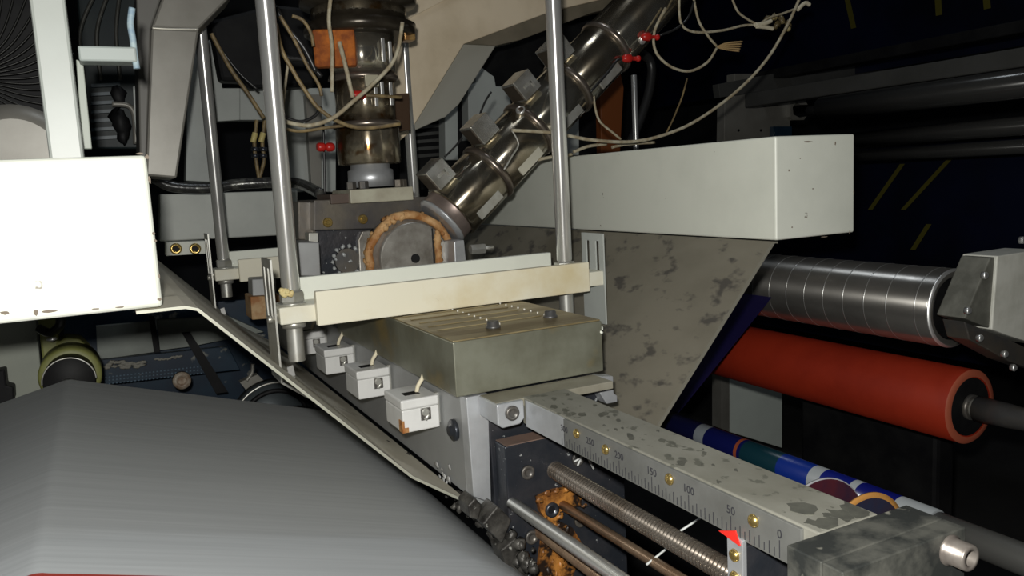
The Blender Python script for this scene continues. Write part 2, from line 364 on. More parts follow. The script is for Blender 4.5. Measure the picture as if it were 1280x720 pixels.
# round black flanged screw on the dull left face
p = A(565, 538, .885); p.x = .356
MB().lathe(p+Vector((.001, 0, 0)), (-1, 0, 0), [(0, .0135), (.004, .0135), (.005, .0125), (.005, .007), (.009, .006)], 24).build('screw', blacksteel, die)
m = MB()
for k in range(16):
    p = A(528+random.uniform(0, 34), 590+random.uniform(-10, 14), .9); p = p*(.3548/p.x); m.blob(p, random.uniform(.0015, .004), 7, .5, (.25, 1.6, 1))
m.build('pale_residue', M('pale_smear', (.42, .42, .41), rough=.5), die, label='pale residue smear on the dull side face')
# alu block with two holes far left
hb = tag(MB().slab([(208, 303), (257, 301), (257, 317), (208, 320)], 1.96, .05).build('port_block', white, bev=.001), 'small whitish block with two round ports behind the left box beam', 'block')
for x in (220, 244):
    p = A(x, 311, 1.958); o = MB().lathe(p, (0, -1, 0), [(0, .013), (.004, .011), (.004, .007), (-.0, .0065)], 20).build('port', brass, hb)
    MB().lathe(p+Vector((0, -.0005, 0)), (0, -1, 0), [(0, .0068), (.001, .0068)], 16).build('hole', blackp, o)

# ------------------------------------------------------------ die cover
cov = thing('die_cover', 'olive stained box cover over the near end of the die', 'cover', (.445, YE, -.246))
X0, X1, ZT, ZB = .343, .546, -.1785, -.245
MB().box(X0, X1, YE, 1.36, ZB, ZT-.002).build('shell', covermetal, cov, .0012)
MB().box(X0+.001, X1-.001, YE+.002, 1.36, ZT-.002, ZT).build('top_plate', covertop, cov, .0008)
m = MB()
for k in range(9):
    y = .915+k*.032; m.box(X0+.012, X1-.045, y, y+.004, ZT, ZT+.0012)
m.build('ridge', covertop, cov, .0005)
m = MB()
for (xa) in (.432, .508):
    for k in range(11):
        m.blob((xa+.0*k, .9+k*.019, ZT+.001), .0016, 5, .2)
stuff(m.build('white_dots', M('white_speck', (.75, .73, .65), rough=.5), cov))
for x, y in ((.416, .885), (.506, .9)):
    MB().lathe((x, y, ZT), (0, 0, 1), [(0, .0095), (.002, .0095), (.003, .008), (.008, .0075), (.009, .006)], 14).build('bolt', darksteel, cov)
m = MB().blob((X1+.001, YE+.003, -.19), .003, 6).blob((X1-.001, YE+.001, -.195), .0025, 6); m.build('paint_chip', white, cov)
cov2 = thing('cover_clip', 'small silver clip at the right foot of the olive cover', 'clip', (.54, .83, -.284))
MB().prism([(.531, .826, -.247), (.531, .826, -.27), (.54, .826, -.284), (.556, .826, -.284), (.556, .826, -.276), (.551, .826, -.272), (.551, .826, -.25)], (0, .018, 0)).build('clip_body', alu, cov2, .001)
MB().lathe((.536, .826, -.257), (0, -1, 0), [(0, .005), (.003, .0045)], 12).build('screw', darksteel, cov2)

# ------------------------------------------------------------ ceramic terminal boxes on the left face of the die
def terminal(y, label, rusty):
    o = thing('terminal_box', label, 'terminal box', (.332, y, -.305), 'heater terminal boxes')
    x0, x1, z0, z1 = .305, .354, -.304, -.262; L = .066
    MB().box(x0, x1, y, y+L, z0, z1-.013).build('housing', ceramic, o, .0018)
    MB().box(x0-.001, x1, y-.001, y+L+.001, z1-.0125, z1).build('lid', ceramic, o, .0022)
    MB().box(x0+.024, x0+.038, y-.0006, y+.004, z0+.012, z0+.028).build('wire_opening', darksteel, o, .001)
    MB().cyl((x0+.03, y-.003, z0+.023), (x0+.03, y+.002, z0+.023), .005, 10).cyl((x0+.029, y-.002, z0+.013), (x0+.034, y-.002, z0+.02), .0025, 8).build('terminal_screw', zinc, o)
    MB().box(x0+.012, x0+.032, y+.02, y+.034, z1-.0005, z1+.0006).build('lid_slot', blackp, o)
    MB().tube([(x0+.031, y+.03, z1-.002), (x0+.033, y+.028, z1+.008), (x0+.038, y+.025, z1+.017), (x0+.041, y+.024, z1+.024)], .0028, 8).build('cable_stub', M('cream_sleeve', (.75, .68, .5), rough=.6), o)
    if rusty: 
        m = MB().box(x0-.0012, x0+.002, y-.0006, y+.012, z0+.001, z0+.016).box(x0-.0012, x0+.007, y-.0012, y, z0+.001, z0+.007); m.build('rust_patch', rust, o)
    MB().box(x1-.002, x1+.003, y+.006, y+.012, z0+.004, z1+.001).build('mounting_strap', zinc, o)
    return o
terminal(.927, 'nearest white ceramic terminal box, with a rust stained corner', True)
terminal(1.12, 'second white ceramic terminal box from the near end of the die', False)
terminal(1.31, 'third white ceramic terminal box, beside the sleeve of the front hanger rod', False)
terminal(1.50, 'fourth white ceramic terminal box, mostly hidden behind the third', False)
tb = thing('junction_box', 'grey terminal box on an orange stained block under the rear crossbar', 'terminal box', (.33, 1.66, -.3))
MB().slab([(315, 349), (345, 347), (346, 371), (316, 374)], 1.6, .05).build('upper_box', alugrey, tb, .002)
MB().slab([(313, 371), (352, 369), (352, 397), (315, 400)], 1.58, .07).build('stained_block', M('orange_stained_block', (.45, .3, .15), (.3, .12, .03), 30, .4, .6, rough=.6), tb, .002)

# ------------------------------------------------------------ crossbars and hanger rods
whc = M('offwhite_bar_paint', (.78, .77, .66), (.68, .62, .45), 12, .5, .8, rough=.42)
def crossbar(dy, label):
    off = Vector((0, dy, 0))
    o = thing('crossbar', label, 'bar', Vector((.44, 1.09, -.18))+off)
    def bx(a, b, c, d, e, f): return MB().box(a, b, c+dy, d+dy, e, f)
    bx(.194, .70, 1.065, 1.125, -.172, -.149).build('base_bar', whc, o, .002)
    bx(.240, .665, 1.052, 1.0645, -.177, -.131).build('front_plate', cream, o, .0015)
    bx(.232, .64, 1.126, 1.138, -.165, -.118).build('back_plate', white, o, .0015)
    for x in (.217, .646):
        MB().lathe((x, 1.095+dy, -.149), (0, 0, 1), [(0, .019), (.002, .019)], 20).build('washer', zinc, o)
        MB().hexa((x, 1.095+dy, -.147), (x, 1.095+dy, -.131), .0165).build('nut', zinc, o)
        MB().lathe((x, 1.095+dy, -.181), (0, 0, 1), [(0, .016), (.009, .016)], 16).build('lower_collar', zinc, o)
    MB().cyl((.19, 1.08+dy, -.16), (.194, 1.08+dy, -.16), .005, 12).build('side_screw', zinc, o)
    return o
crossbar(0, 'cream painted crossbar clamped over the olive die cover')
crossbar(.665, 'cream painted crossbar farther back, at the left behind the front hanger rod')
m = MB()
for k in range(16): m.blob(A(356+random.uniform(-9, 9), 366+random.uniform(-3, 3), 1.075), .0035, 6)
tag(m.build('residue_crumbs', M('yellow_crumbs', (.7, .6, .3), (.6, .45, .2), 90, rough=.8)), 'yellow crumbly residue beside the nut on the front crossbar', 'residue')
def rod(x, y, zb, label):
    o = thing('hanger_rod', label, 'rod', (x, y, zb), 'hanger rods of the crossbars')
    MB().cyl((x, y, -.13), (x, y, .95), .0122, 28).build('shaft', chromerod, o)
    prof = []; z = 0; L = -.13-zb
    while z < L: prof += [(z, .0105), (z+.0012, .0117)]; z += .0024
    MB().lathe((x, y, zb), (0, 0, 1), prof+[(L, .0105)], 24).build('threaded_end', zinc, o)
    return o
rod(.217, 1.095, -.228, 'thick shiny hanger rod at the left end of the front crossbar')
rod(.646, 1.095, -.228, 'shiny hanger rod at the right end of the front crossbar')
rod(.217, 1.76, -.21, 'shiny hanger rod at the left end of the rear crossbar')
rod(.646, 1.76, -.21, 'thin looking hanger rod just right of the upright barrel')
m = MB()
def slotplate(x, y0, y1, z0, z1, label, foot, loc=None):
    o = thing('slotted_plate', label, 'plate', (x, y0, z0), 'slotted plates at the crossbar ends')
    t = .0025; w_ = y1-y0; a, b = y0+w_*.2, y0+w_*.36; c, d = y0+w_*.64, y0+w_*.8; zs = z1-.012; zm = z0+(z1-z0)*.52
    m = MB().box(x, x+t, y0, a, z0, z1).box(x, x+t, b, c, z0, z1).box(x, x+t, d, y1, z0, z1)
    for (p, q) in ((a, b), (c, d)): m.box(x, x+t, p, q, zs, z1).box(x, x+t, p, q, z0, zm)
    m.build('upright', zinc if foot else greyw, o)
    if foot:
        MB().prism([(x, y0, z0), (x+.002, y0, z0+.002), (x+.04, y0, z0-.028), (x+.038, y0, z0-.03)], (0, w_, 0)).build('foot', zinc, o)
        p = Vector((x+.012, y0+.01, z0+.008)); MB().cyl(p-Vector((.008, 0, -.006)), p+Vector((.008, 0, -.006)), .0028, 8).obox(p+Vector((.004, 0, .004)), (.004, 0, .001), (0, .002, 0), (-.001, 0, .007)).build('wing_nut', chromerod, o)
        MB().cyl((x-.006, y0+.02, -.165), (x+.0, y0+.02, -.165), .005, 10).build('screw', zinc, o)
    return o
slotplate(.187, 1.062, 1.125, -.248, -.085, 'thin upright slotted plate at the left end of the front crossbar', True)
slotplate(.187, 1.727, 1.79, -.248, -.075, 'thin upright slotted plate at the left end of the rear crossbar', True)
slotplate(.698, 1.062, 1.125, -.235, -.09, 'upright plate with two slots at the right end of the front crossbar', False)

# ------------------------------------------------------------ upright barrel
vb = thing('vertical_barrel', 'upright shiny extruder barrel with clamp rings standing on the die', 'machine', A(461, 250, 1.44))
P0 = A(461, 246, 1.44); S = .00152   # metres per photo pixel at this distance
def zz(py): return A(457, py, 1.44).z
cx, cy = .447, 1.44
base = zz(250)
MB().box(cx-.058, cx+.058, cy-.06, cy+.06, base-.004, base+.020).build('square_flange', M('pale_flange', (.5, .49, .38), (.36, .33, .25), 14, rough=.5), vb, .0015)
MB().box(cx-.09, cx-.05, cy-.05, cy+.05, base-.003, base+.014).build('brown_step_block', M('rusty_brown', (.09, .06, .045), rough=.5), vb, .001)
z = lambda y: zz(y)
MB().lathe((cx, cy, z(234)), (0, 0, 1), [(0, .042), (.03, .041), (.032, .036), (.045, .036)], 40).build('neck', alu, vb)
MB().lathe((cx, cy, z(206)), (0, 0, 1), [(0, .054), (.003, .057), (z(160)-z(206)-.003, .057), (z(160)-z(206), .055)], 48).build('lower_shell', barreld, vb)
MB().lathe((cx, cy, z(160)), (0, 0, 1), [(0, .06), (.004, .062), (.01, .06)], 48).build('clamp_ring', bandm, vb)
MB().lathe((cx, cy, z(153)), (0, 0, 1), [(0, .052), (z(102)-z(153), .054)], 48).build('middle_shell', barreld, vb)
MB().lathe((cx, cy, z(103)), (0, 0, 1), [(0, .057), (.004, .063), (.012, .061)], 48).build('clamp_ring', bandm, vb)
MB().lathe((cx, cy, z(96)), (0, 0, 1), [(0, .058), (z(47)-z(96), .060)], 48).build('upper_shell', barrelv, vb)
MB().lathe((cx, cy, z(48)), (0, 0, 1), [(0, .088), (.004, .098), (.02, .1), (.026, .085), (.05, .082), (.054, .102), (.062, .104), (.066, .1)], 56).build('top_flange', M('burnt_flange', (.06, .05, .035), (.025, .02, .015), 14, rough=.3, metal=.5, bump=.2), vb)
MB().lathe((cx, cy, z(38)), (0, 0, 1), [(0, .084), (z(14)-z(38), .084)], 48).build('collar', barreld, vb)
MB().lathe((cx, cy, z(2)), (0, 0, 1), [(0, .09), (.3, .09)], 48).build('top_section', barreld, vb)
for x, y in ((-.048, -.035), (-.03, -.05), (.04, -.035), (.052, -.02)):
    MB().hexa((cx+x, cy+y, base+.02), (cx+x, cy+y, base+.034), .009).build('bolt', darksteel, vb)
MB().obox((cx-.062, cy-.05, z(68)), (.033, -.012, 0), (.004, .012, 0), (0, 0, .031)).build('insulation_pad', orangepad, vb, .004, label='orange fibrous insulation pad')
for dx, y0, y1 in ((.012, 108, 128), (-.01, 104, 112), (.03, 108, 136), (.02, 55, 84), (.035, 58, 90), (-.0, 115, 138)):
    yy = cy-math.sqrt(.0625**2-dx**2); MB().obox((cx+dx, yy-.002, (z(y0)+z(y1))/2), (.003, 0, 0), (0, .003, 0), (0, 0, (z(y0)-z(y1))/2)).build('clamp_bolt', chromerod, vb, .0008)
MB().obox((cx-.006, cy-.064, z(107)), (.012, 0, 0), (0, .004, 0), (0, 0, .01)).build('name_plate', M('pale_tin', (.6, .56, .42), rough=.3, metal=.4), vb, .0008)
m = MB().cyl((cx-.035, cy-.068, z(124)), (cx+.045, cy-.068, z(127)), .003, 10); m.build('clamp_screw', wireb, vb)
m = MB().lathe((cx-.045, cy-.066, z(124)), (1, 0, 0), [(0, .0055), (.006, .0075), (.022, .0075), (.026, .004)], 14); m.build('terminal_sleeve', redins, vb, label='red terminal sleeve')
for a, h in ((-2.2, 3), (-1.75, 6), (-1.5, 2), (-1.3, 4), (-2.0, 2)):
    p = Vector((cx+math.cos(a)*.098, cy+math.sin(a)*.098, z(h)))
    MB().cyl(p, p+Vector((math.cos(a)*.006, math.sin(a)*.006, .02)), .006, 10).build('terminal_sleeve', redins, vb)
# terminal lug to the right of the top flange
tl = tag(MB().slab([(505, 33), (518, 31), (520, 50), (506, 50)], 1.4, .03).build('terminal_lug', M('copper_lug', (.3, .12, .04), (.6, .4, .15), 50, rough=.3, metal=.6), bev=.002), 'reddish copper terminal lug at the right of the upright barrel top', 'terminal')
m = MB()
for s_ in ((396, 184), (407, 184)): m.lathe(A(s_[0], s_[1], 1.45), (1, 0, 0), [(0, .006), (.004, .008), (.012, .008), (.016, .005)], 12)
tag(m.build('red_terminal', redins), 'red ribbed terminal sleeve left of the upright barrel neck', 'terminal')
tag(MB().slab([(490, 118), (512, 116), (513, 163), (492, 165)], 1.52, .05).build('clamp_box', M('dark_brown_tin', (.13, .08, .05), rough=.3, metal=.6), bev=.002), 'dark brown clamp box behind the right side of the upright barrel', 'box')

# ------------------------------------------------------------ inclined barrel
YI = 1.36
a0 = A(566, 262, YI); a1 = A(845, -33, YI)
ax = (a1-a0).normalized(); nrm = Vector((-ax.z, 0, ax.x)); up = nrm if nrm.z > 0 else -nrm
ib = thing('inclined_barrel', 'shiny extruder barrel slanting up to the right from the feed pipe', 'machine', a0)
L = (a1-a0).length; R_ = .056
def tt(px, py):    # distance along the barrel axis of a photo point
    return (A(px, py, YI)-a0).dot(ax)
MB().lathe(a0-ax*.035, ax, [(0, .04), (.003, .05), (.03, .05), (.033, .052), (.05, .052)], 48).build('neck', M('rosy_neck_steel', (.34, .27, .24), (.22, .18, .16), 12, rough=.35, metal=.6), ib)
MB().lathe(a0-ax*.037, ax, [(0, .044), (.006, .0515), (.009, .0515)], 40).build('neck_rim', alu, ib)
edges = [tt(552, 260), tt(603, 207), tt(655, 155), tt(705, 103), tt(752, 52), L]
for i in range(5):
    MB().lathe(a0+ax*(edges[i]+.006), ax, [(0, R_-.003), (.003, R_), (edges[i+1]-edges[i]-.010, R_), (edges[i+1]-edges[i]-.007, R_-.003)], 56).build('heater_shell', barrel, ib)
    MB().lathe(a0+ax*(edges[i+1]-.006), ax, [(0, R_+.001), (.003, R_+.004), (.009, R_+.004), (.012, R_+.001)], 56).build('clamp_ring', bandm, ib)
camdir = Vector((0, -1, 0))
for i, (px, py) in enumerate([(541, 214), (590, 154), (637, 96), (678, 52)]):
    t_ = tt(px+16, py+24); c = a0+ax*t_+up*(R_+.017)+Vector((0, -.02, 0))
    o = MB().obox(c, ax*.021, Vector((0, .026, 0)), up*.02).build('terminal_cover', M('tin_cover', (.7, .7, .66), (.4, .38, .33), 18, .4, .6, rough=.25, metal=.75), ib, .0012)
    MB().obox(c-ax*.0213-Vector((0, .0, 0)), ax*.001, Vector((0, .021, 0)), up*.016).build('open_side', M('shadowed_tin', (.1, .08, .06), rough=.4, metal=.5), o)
    if i in (0, 2): MB().obox(c-Vector((0, .0265, 0)), ax*.009, Vector((0, .0008, 0)), up*.0025).obox(c-Vector((0, .0265, 0))+ax*.009-up*.004, ax*.002, Vector((0, .0008, 0)), up*.0065).build('latch_tab', zinc, o)
for px, py in ((636, 135), (682, 128), (784, 55)):
    t_ = tt(px, py); q = A(px, py, YI); s = (q-a0).dot(up); s = max(min(s, .045), -.045); yy = math.sqrt(R_**2-s*s)
    p = a0+ax*t_+up*s; n_ = (up*s+Vector((0, -yy, 0))).normalized(); p = p+Vector((0, -yy, 0))
    MB().lathe(p-n_*.002, n_, [(0, .009), (.006, .009), (.007, .006), (.003, .0055)], 18).build('socket_screw', chromerod, ib)
for i in range(4):   # long seam latch along the lower front of each shell
    tm = (edges[i]+edges[i+1])/2; s = -.028; yy = -math.sqrt(R_**2-s*s)
    MB().obox(a0+ax*tm+up*s+Vector((0, yy-.001, 0)), ax*.03, Vector((0, .0025, 0))+up*.001, up*.009).build('seam_latch', zinc if i != 1 else M('pale_latch', (.6, .58, .48), rough=.35, metal=.3), ib, .0012)
for px, py, r in ((770, 45, .007), (807, 47, .007)):
    pass
for q in ((785, 73), (809, 46)):
    p = A(q[0], q[1], 1.3); MB().lathe(p-Vector((.014, 0, 0)), (1, 0, 0), [(0, .003), (.006, .0075), (.018, .0085), (.022, .004), (.034, .004), (.036, .006), (.04, .006)], 14).build('red_terminal', redins, ib, label='red terminal on the barrel side')

# ------------------------------------------------------------ scale beam and ruler
sb = thing('scale_beam', 'speckled grey steel beam carrying the engraved scale', 'beam', (.435, .369, -.277))
BX0, BX1, BZ0, BZ1 = .4055, .465, -.2775, -.246
MB().box(BX0+.002, BX1, .3695, .80, BZ0, BZ1).build('bar', beamtop, sb, .0012)
MB().box(.372, .53, .795, YE-.001, -.256, BZ1-.0005).build('foot_plate', M('dirty_plate', (.36, .34, .27), (.25, .23, .17), 14, rough=.5, metal=.3), sb, .001)
MB().box(BX0, BX0+.0018, .703, .789, BZ0-.001, BZ1-.0012).build('polished_end', alu, sb, .0005)
rul = MB().box(.4046, .4076, .383, .7025, -.278, -.2475).build('ruler_plate', rulerm, sb, .0004, label='aluminium scale numbered 0 to 250')
RX = .4045
rul2 = None
m = MB()
for k in range(0, 62):
    y = .4025+k*.00498
    h = .0135 if k % 10 == 0 else (.0095 if k % 2 == 0 else .0065)
    m.box(RX-.0004, RX, y-.0003, y+.0003, -.2765, -.2765+h)
m.build('tick_marks', inkm, rul)
def text3d(s, name, size, loc, rot, mat, parent, ext=.0002):
    cu = bpy.data.curves.new(name, 'FONT'); cu.body = s; cu.size = size; cu.align_x = 'CENTER'; cu.extrude = ext; cu.resolution_u = 3
    t = bpy.data.objects.new('tmp', cu); C.objects.link(t); bpy.context.view_layer.update()
    me = bpy.data.meshes.new_from_object(t.evaluated_get(bpy.context.evaluated_depsgraph_get())); bpy.data.objects.remove(t)
    me.name = name; me.materials.clear(); me.materials.append(mat)
    me.transform(rot.to_4x4()); me.transform(Matrix.Translation(Vector(loc)-WL[parent]))
    o = bpy.data.objects.new(name, me); C.objects.link(o); o.parent = parent; WL[o] = WL[parent].copy(); return o
ROTM = Matrix(((0, 0, -1), (-1, 0, 0), (0, 1, 0)))   # text x -> -Y, y -> +Z, normal -> -X
for k, s in enumerate(('0', '50', '100', '150', '200', '250', '300')):
    text3d(s, 'number', .0095, (RX-.0001, .4025+k*.0498, -.2615), ROTM, inkm, rul)
for x, y in ((942, 651), (837, 599), (757, 562), (721, 542)):
    p = AX(x, y, RX); MB().lathe(Vector((RX, p.y, p.z)), (-1, 0, 0), [(0, .0052), (.0015, .0048), (.003, .003), (.0036, .001)], 18).build('screw', brass, sb, label='brass screw')
oil = M('oil_stain', (.1, .1, .085), (.14, .14, .115), 60, rough=.35, metal=.3)
for k in range(9):
    cx_, cy_ = BX0+.006+.05*random.random(), .372+.022*random.random()*(1 if k < 6 else 2)
    if k < 6: cy_ = .374+.014*random.random()
    pts = []; r0 = random.uniform(.005, .011)
    for t in range(11):
        a = t*2*math.pi/11; q = r0*random.uniform(.6, 1.2); pts.append((min(max(cx_+q*math.cos(a), BX0+.0035), BX1-.0015), max(cy_+q*1.2*math.sin(a), .3705), BZ1))
    MB().prism(pts, (0, 0, .00015+.00003*k)).build('oil_stain', oil, sb)
for k in range(34):
    cx_, cy_ = random.uniform(BX0+.008, BX1-.008), random.uniform(.45, .78)
    pts = []; r0 = random.uniform(.0012, .0045)*(1 if cy_ > .52 else .5)
    for t in range(9):
        a = t*2*math.pi/9; q = r0*random.uniform(.55, 1.25); pts.append((cx_+q*math.cos(a)*1.3, cy_+q*math.sin(a)*1.5+q*math.cos(a), BZ1))
    MB().prism(pts, (0, 0, .0001+.000003*k)).build('paint_chip', oil, sb)
# clamp block with screw at the far end
cl = thing('clamp_block', 'silver clamp block with socket screw under the corner of the cover', 'block', (.39, .787, -.287))
MB().prism([(.370, .789, -.247), (.404, .789, -.247), (.404, .789, -.268), (.398, .789, -.274), (.376, .789, -.275), (.370, .789, -.270)], (0, .049, 0)).build('block', alu, cl, .0015)
MB().lathe((.388, .789, -.259), (0, -1, 0), [(0, .0085), (.003, .0085), (.004, .0075), (.004, .0045), (.001, .004)], 20).build('socket_screw', darksteel, cl)

# ------------------------------------------------------------ black bearing block with deckle rods
bb = thing('bearing_block', 'black oily steel block holding the threaded rod and guide rods', 'block', (.43, .807, -.56))
MB().box(.386, .55, .8075, .836, -.56, -.304).build('plate', blacksteel, bb, .0015)
MB().box(.388, .449, .8085, .836, -.305, -.3032).build('rusty_top', M('rust_brown_top', (.2, .13, .1), (.14, .1, .08), 20, rough=.6), bb)
for x, y in ((659, 590), (664, 671), (722, 573), (725, 650), (640, 700)):
    p = A(x, y, .807); MB().lathe(p, (0, -1, 0), [(0, .0085), (.003, .0085), (.0035, .0075), (.0035, .004), (.001, .0038)], 20).build('socket_screw', darksteel, bb)
m = MB()
for (pp, yy) in (([(672, 622), (695, 613), (726, 608), (738, 618), (734, 632), (716, 634), (700, 640), (697, 655), (683, 650), (676, 640)], .800),
                 ([(682, 655), (700, 652), (716, 660), (728, 680), (724, 700), (712, 730), (672, 730), (674, 700), (678, 672)], .803)):
    m.slab(pp, yy, .808-yy)
for k in range(26):
    t = random.random(); x = 684+random.uniform(-6, 30)*1; y = 655+t*65; m.blob(A(x, y, .803), random.uniform(.0018, .004), 7, .5, (1, .6, 1.6))
for x, y in [(675, 625), (684, 617), (696, 614), (708, 612), (722, 611), (734, 622), (730, 632), (712, 636), (700, 645)]: m.blob(A(x, y, .8), .0035, 7, .5, (1.6, .7, 1))
m.build('burnt_polymer', amber, bb, label='amber burnt polymer residue')
p = A(688, 636, .803); MB().lathe(p, (0, -1, 0), [(0, .0095), (.006, .009), (.007, .006), (.003, .005)], 16).build('socket_screw', blacksteel, bb)
p = A(731, 626, .803); MB().lathe(p, (0, -1, 0), [(0, .007), (.004, .0065)], 12).build('bolt', blacksteel, bb)
m = MB().tube([A(722, 582, .8), A(727, 572, .798), A(733, 564, .797), A(736, 574, .797), A(742, 586, .798)], .0013, 6)
m.tube([A(718, 577, .8), A(726, 572, .796), A(732, 566, .796)], .0012, 6)
m.build('polymer_thread', M('white_polymer', (.65, .66, .64), rough=.3), bb)
def thread(name, label, x, z, y0, y1, r, pitch, mat, depth):
    prof = []; t = 0; L = y1-y0
    while t < L: prof += [(t, r-depth), (t+pitch*.15, r-depth), (t+pitch*.4, r), (t+pitch*.75, r)]; t += pitch
    return tag(MB().lathe((x, y0, z), (0, 1, 0), prof+[(L, r-depth)], 28).build(name, mat), label, 'rod')
thread('threaded_rod', 'thick shiny threaded rod running under the scale beam', .4505, -.3455, .455, .8075, .0108, .005, threadm, .0022)
thread('threaded_rod', 'brown fine threaded rod lowest of the rods, behind the silver guide rod', .425, -.416, .30, .8075, .0075, .003, copper, .0009)
tag(MB().cyl((.391, .3, -.3655), (.391, .8075, -.3725), .0072, 24).build('guide_rod', chromerody), 'smooth silver guide rod, nearest to the grey film', 'rod')
tag(MB().cyl((.455, .3, -.380), (.455, .8025, -.388), .0058, 20).build('guide_rod', copper), 'smooth brown guide rod under the thick threaded rod', 'rod')
# thin white strands crossing below
for i, (q0, q1, lab) in enumerate([((884, 642), (850, 664), 'short pale strand behind the thick threaded rod'), ((838, 682), (808, 706), 'pale strand between the threaded and brown rods')]):
    tag(MB().tube([A(*q0, .62), A(*q1, .62)], .0012, 6, False).build('polymer_strand', M('strand_white', (.6, .62, .6), rough=.4)), lab, 'strand')
# carriage with pointer
cg = thing('pointer_carriage', 'dark carriage block with silver side plate at the end of the threaded rod', 'bracket', (.43, .438, -.36))
MB().box(.4065, .47, .4385, .454, -.40, -.283).build('block', blacksteel, cg, .001)
MB().box(.402, .4064, .4375, .4545, -.40, -.2765).build('side_plate', alu, cg, .0006)
MB().prism([(.4015, .462, -.2775), (.4015, .4435, -.2705), (.4015, .4385, -.281)], (-.0012, 0, 0)).build('pointer', M('red_pointer', (.75, .03, .02), rough=.4), cg, label='small red triangular pointer')
for zc in (-.2915, -.3095): MB().lathe((.402, .446, zc), (-1, 0, 0), [(0, .0052), (.002, .0045), (.0035, .002)], 16).build('screw', brass, cg, label='brass screw')
# end block
eb = thing('end_block', 'dusty dark steel end block with socket bolt at the lower right', 'block', (.436, .324, -.40))
dusty = M('dusty_block_steel', (.125, .125, .108), (.035, .038, .036), 20, .42, .56, rough=.5, metal=.35, bump=.1, bsc=150, col3=(.3, .29, .24), sc3=40, lo3=.66, hi3=.7)
MB().box(.377, .494, .3405, .369, -.42, -.246).build('rear_block', dusty, eb, .0009)
MB().box(.377, .494, .324, .340, -.42, -.246).build('front_block', dusty, eb, .0009)
for x, z_ in ((.4775, -.258), (.386, -.262)):
    MB().lathe((x, .324, z_), (0, -1, 0), [(0, .0105), (.0015, .0105), (.002, .009), (.014, .009), (.015, .0082), (.015, .0052), (.006, .005), (.006, .0001)], 28, cap=False).build('socket_bolt', M('bolt_steel', (.3, .27, .24), (.2, .17, .15), 60, rough=.35, metal=.6), eb)

# ------------------------------------------------------------ grime and lumps between the film and the die lips
m = MB()
for k in range(95):
    t = random.random(); x = 480+t*190; y = 561+(x-480)*.86-random.uniform(2, 12+26*t)
    m.blob(A(x, y, 1.08-.33*t), random.uniform(.002, .005+.003*t), 6, .4)
stuff(tag(m.build('polymer_scraps', grim), 'glossy dark scraps and dirt along the film edge under the die', 'residue'))
sl = thing('slide_blocks', 'grimy small steel slide blocks below the die end', 'block', A(620, 690, .8))
for q in ([(603, 655), (622, 632), (640, 650), (628, 680)], [(626, 688), (645, 672), (662, 695), (660, 730), (640, 730)], [(585, 632), (594, 622), (603, 632), (598, 650), (588, 648)]):
    MB().slab(q, .795, .03).build('block', grim, sl, .002)

# ------------------------------------------------------------ right side rollers
ch = roller('chrome_roller', 'large brushed metal roller with ring grooves at the right', (1.323, -.264), .0705, .9, 2.05, chromeroll, .016, blackp, .07)
for k in range(14):
    y = .925+k*.048+(k > 0)*.01
    MB().lathe((1.323, y, -.264), (0, 1, 0), [(0, .0708), (.0018, .0708)], 64).build('groove_ring', groove, ch)
MB().lathe((1.323, .8965, -.264), (0, 1, 0), [(0, .0665), (.003, .0705), (.0045, .0708)], 64, cap=False).build('bright_rim', chromerod, ch)
rr = roller('red_roller', 'long red rubber covered roller below the brushed metal one', (1.33, -.438), .0665, .87, 2.05, redrub, .017, blackp, .22)
MB().lathe((1.33, .868, -.438), (0, 1, 0), [(0, .054), (0, .064), (.003, .0668)], 64, cap=False).build('worn_rim', redrim, rr)
MB().lathe((1.33, .62, -.438), (0, 1, 0), [(0, .014), (.12, .016), (.18, .021), (.235, .023)], 28).build('tapered_shaft', darksteel, rr)
MB().lathe((1.33, .862, -.438), (0, 1, 0), [(0, .022), (.01, .024)], 32).build('hub', darksteel, rr)
# navy film leaving the brushed roller
tag(MB().prism([(1.262, 1.265, -.268), (1.264, 1.265, -.268), (.752, 1.265, -.685), (.75, 1.265, -.685)], (0, .75, 0)).build('film_web', navy), 'dark navy film running down left behind the right apron plate', 'film')
# corner bracket at the right edge
br = thing('bearing_bracket', 'pale grey bearing bracket with bolts at the right edge', 'bracket', A(1255, 420, .80))
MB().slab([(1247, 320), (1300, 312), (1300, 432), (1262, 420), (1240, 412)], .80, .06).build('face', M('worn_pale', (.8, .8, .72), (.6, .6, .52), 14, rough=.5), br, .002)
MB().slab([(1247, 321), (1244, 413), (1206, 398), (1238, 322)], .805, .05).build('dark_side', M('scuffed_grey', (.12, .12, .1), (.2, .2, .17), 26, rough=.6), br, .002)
MB().slab([(1206, 402), (1260, 424), (1290, 438), (1290, 462), (1262, 452), (1212, 425)], .81, .04).build('lower_lip', darksteel, br, .002)
for x, y in ((1222, 422), (1253, 442), (1264, 459), (1228, 344), (1207, 388), (1275, 300)):
    MB().lathe(A(x, y, .80), (0, -1, 0), [(0, .006), (.006, .0058), (.008, .004)], 14).build('bolt', chromerod, br)
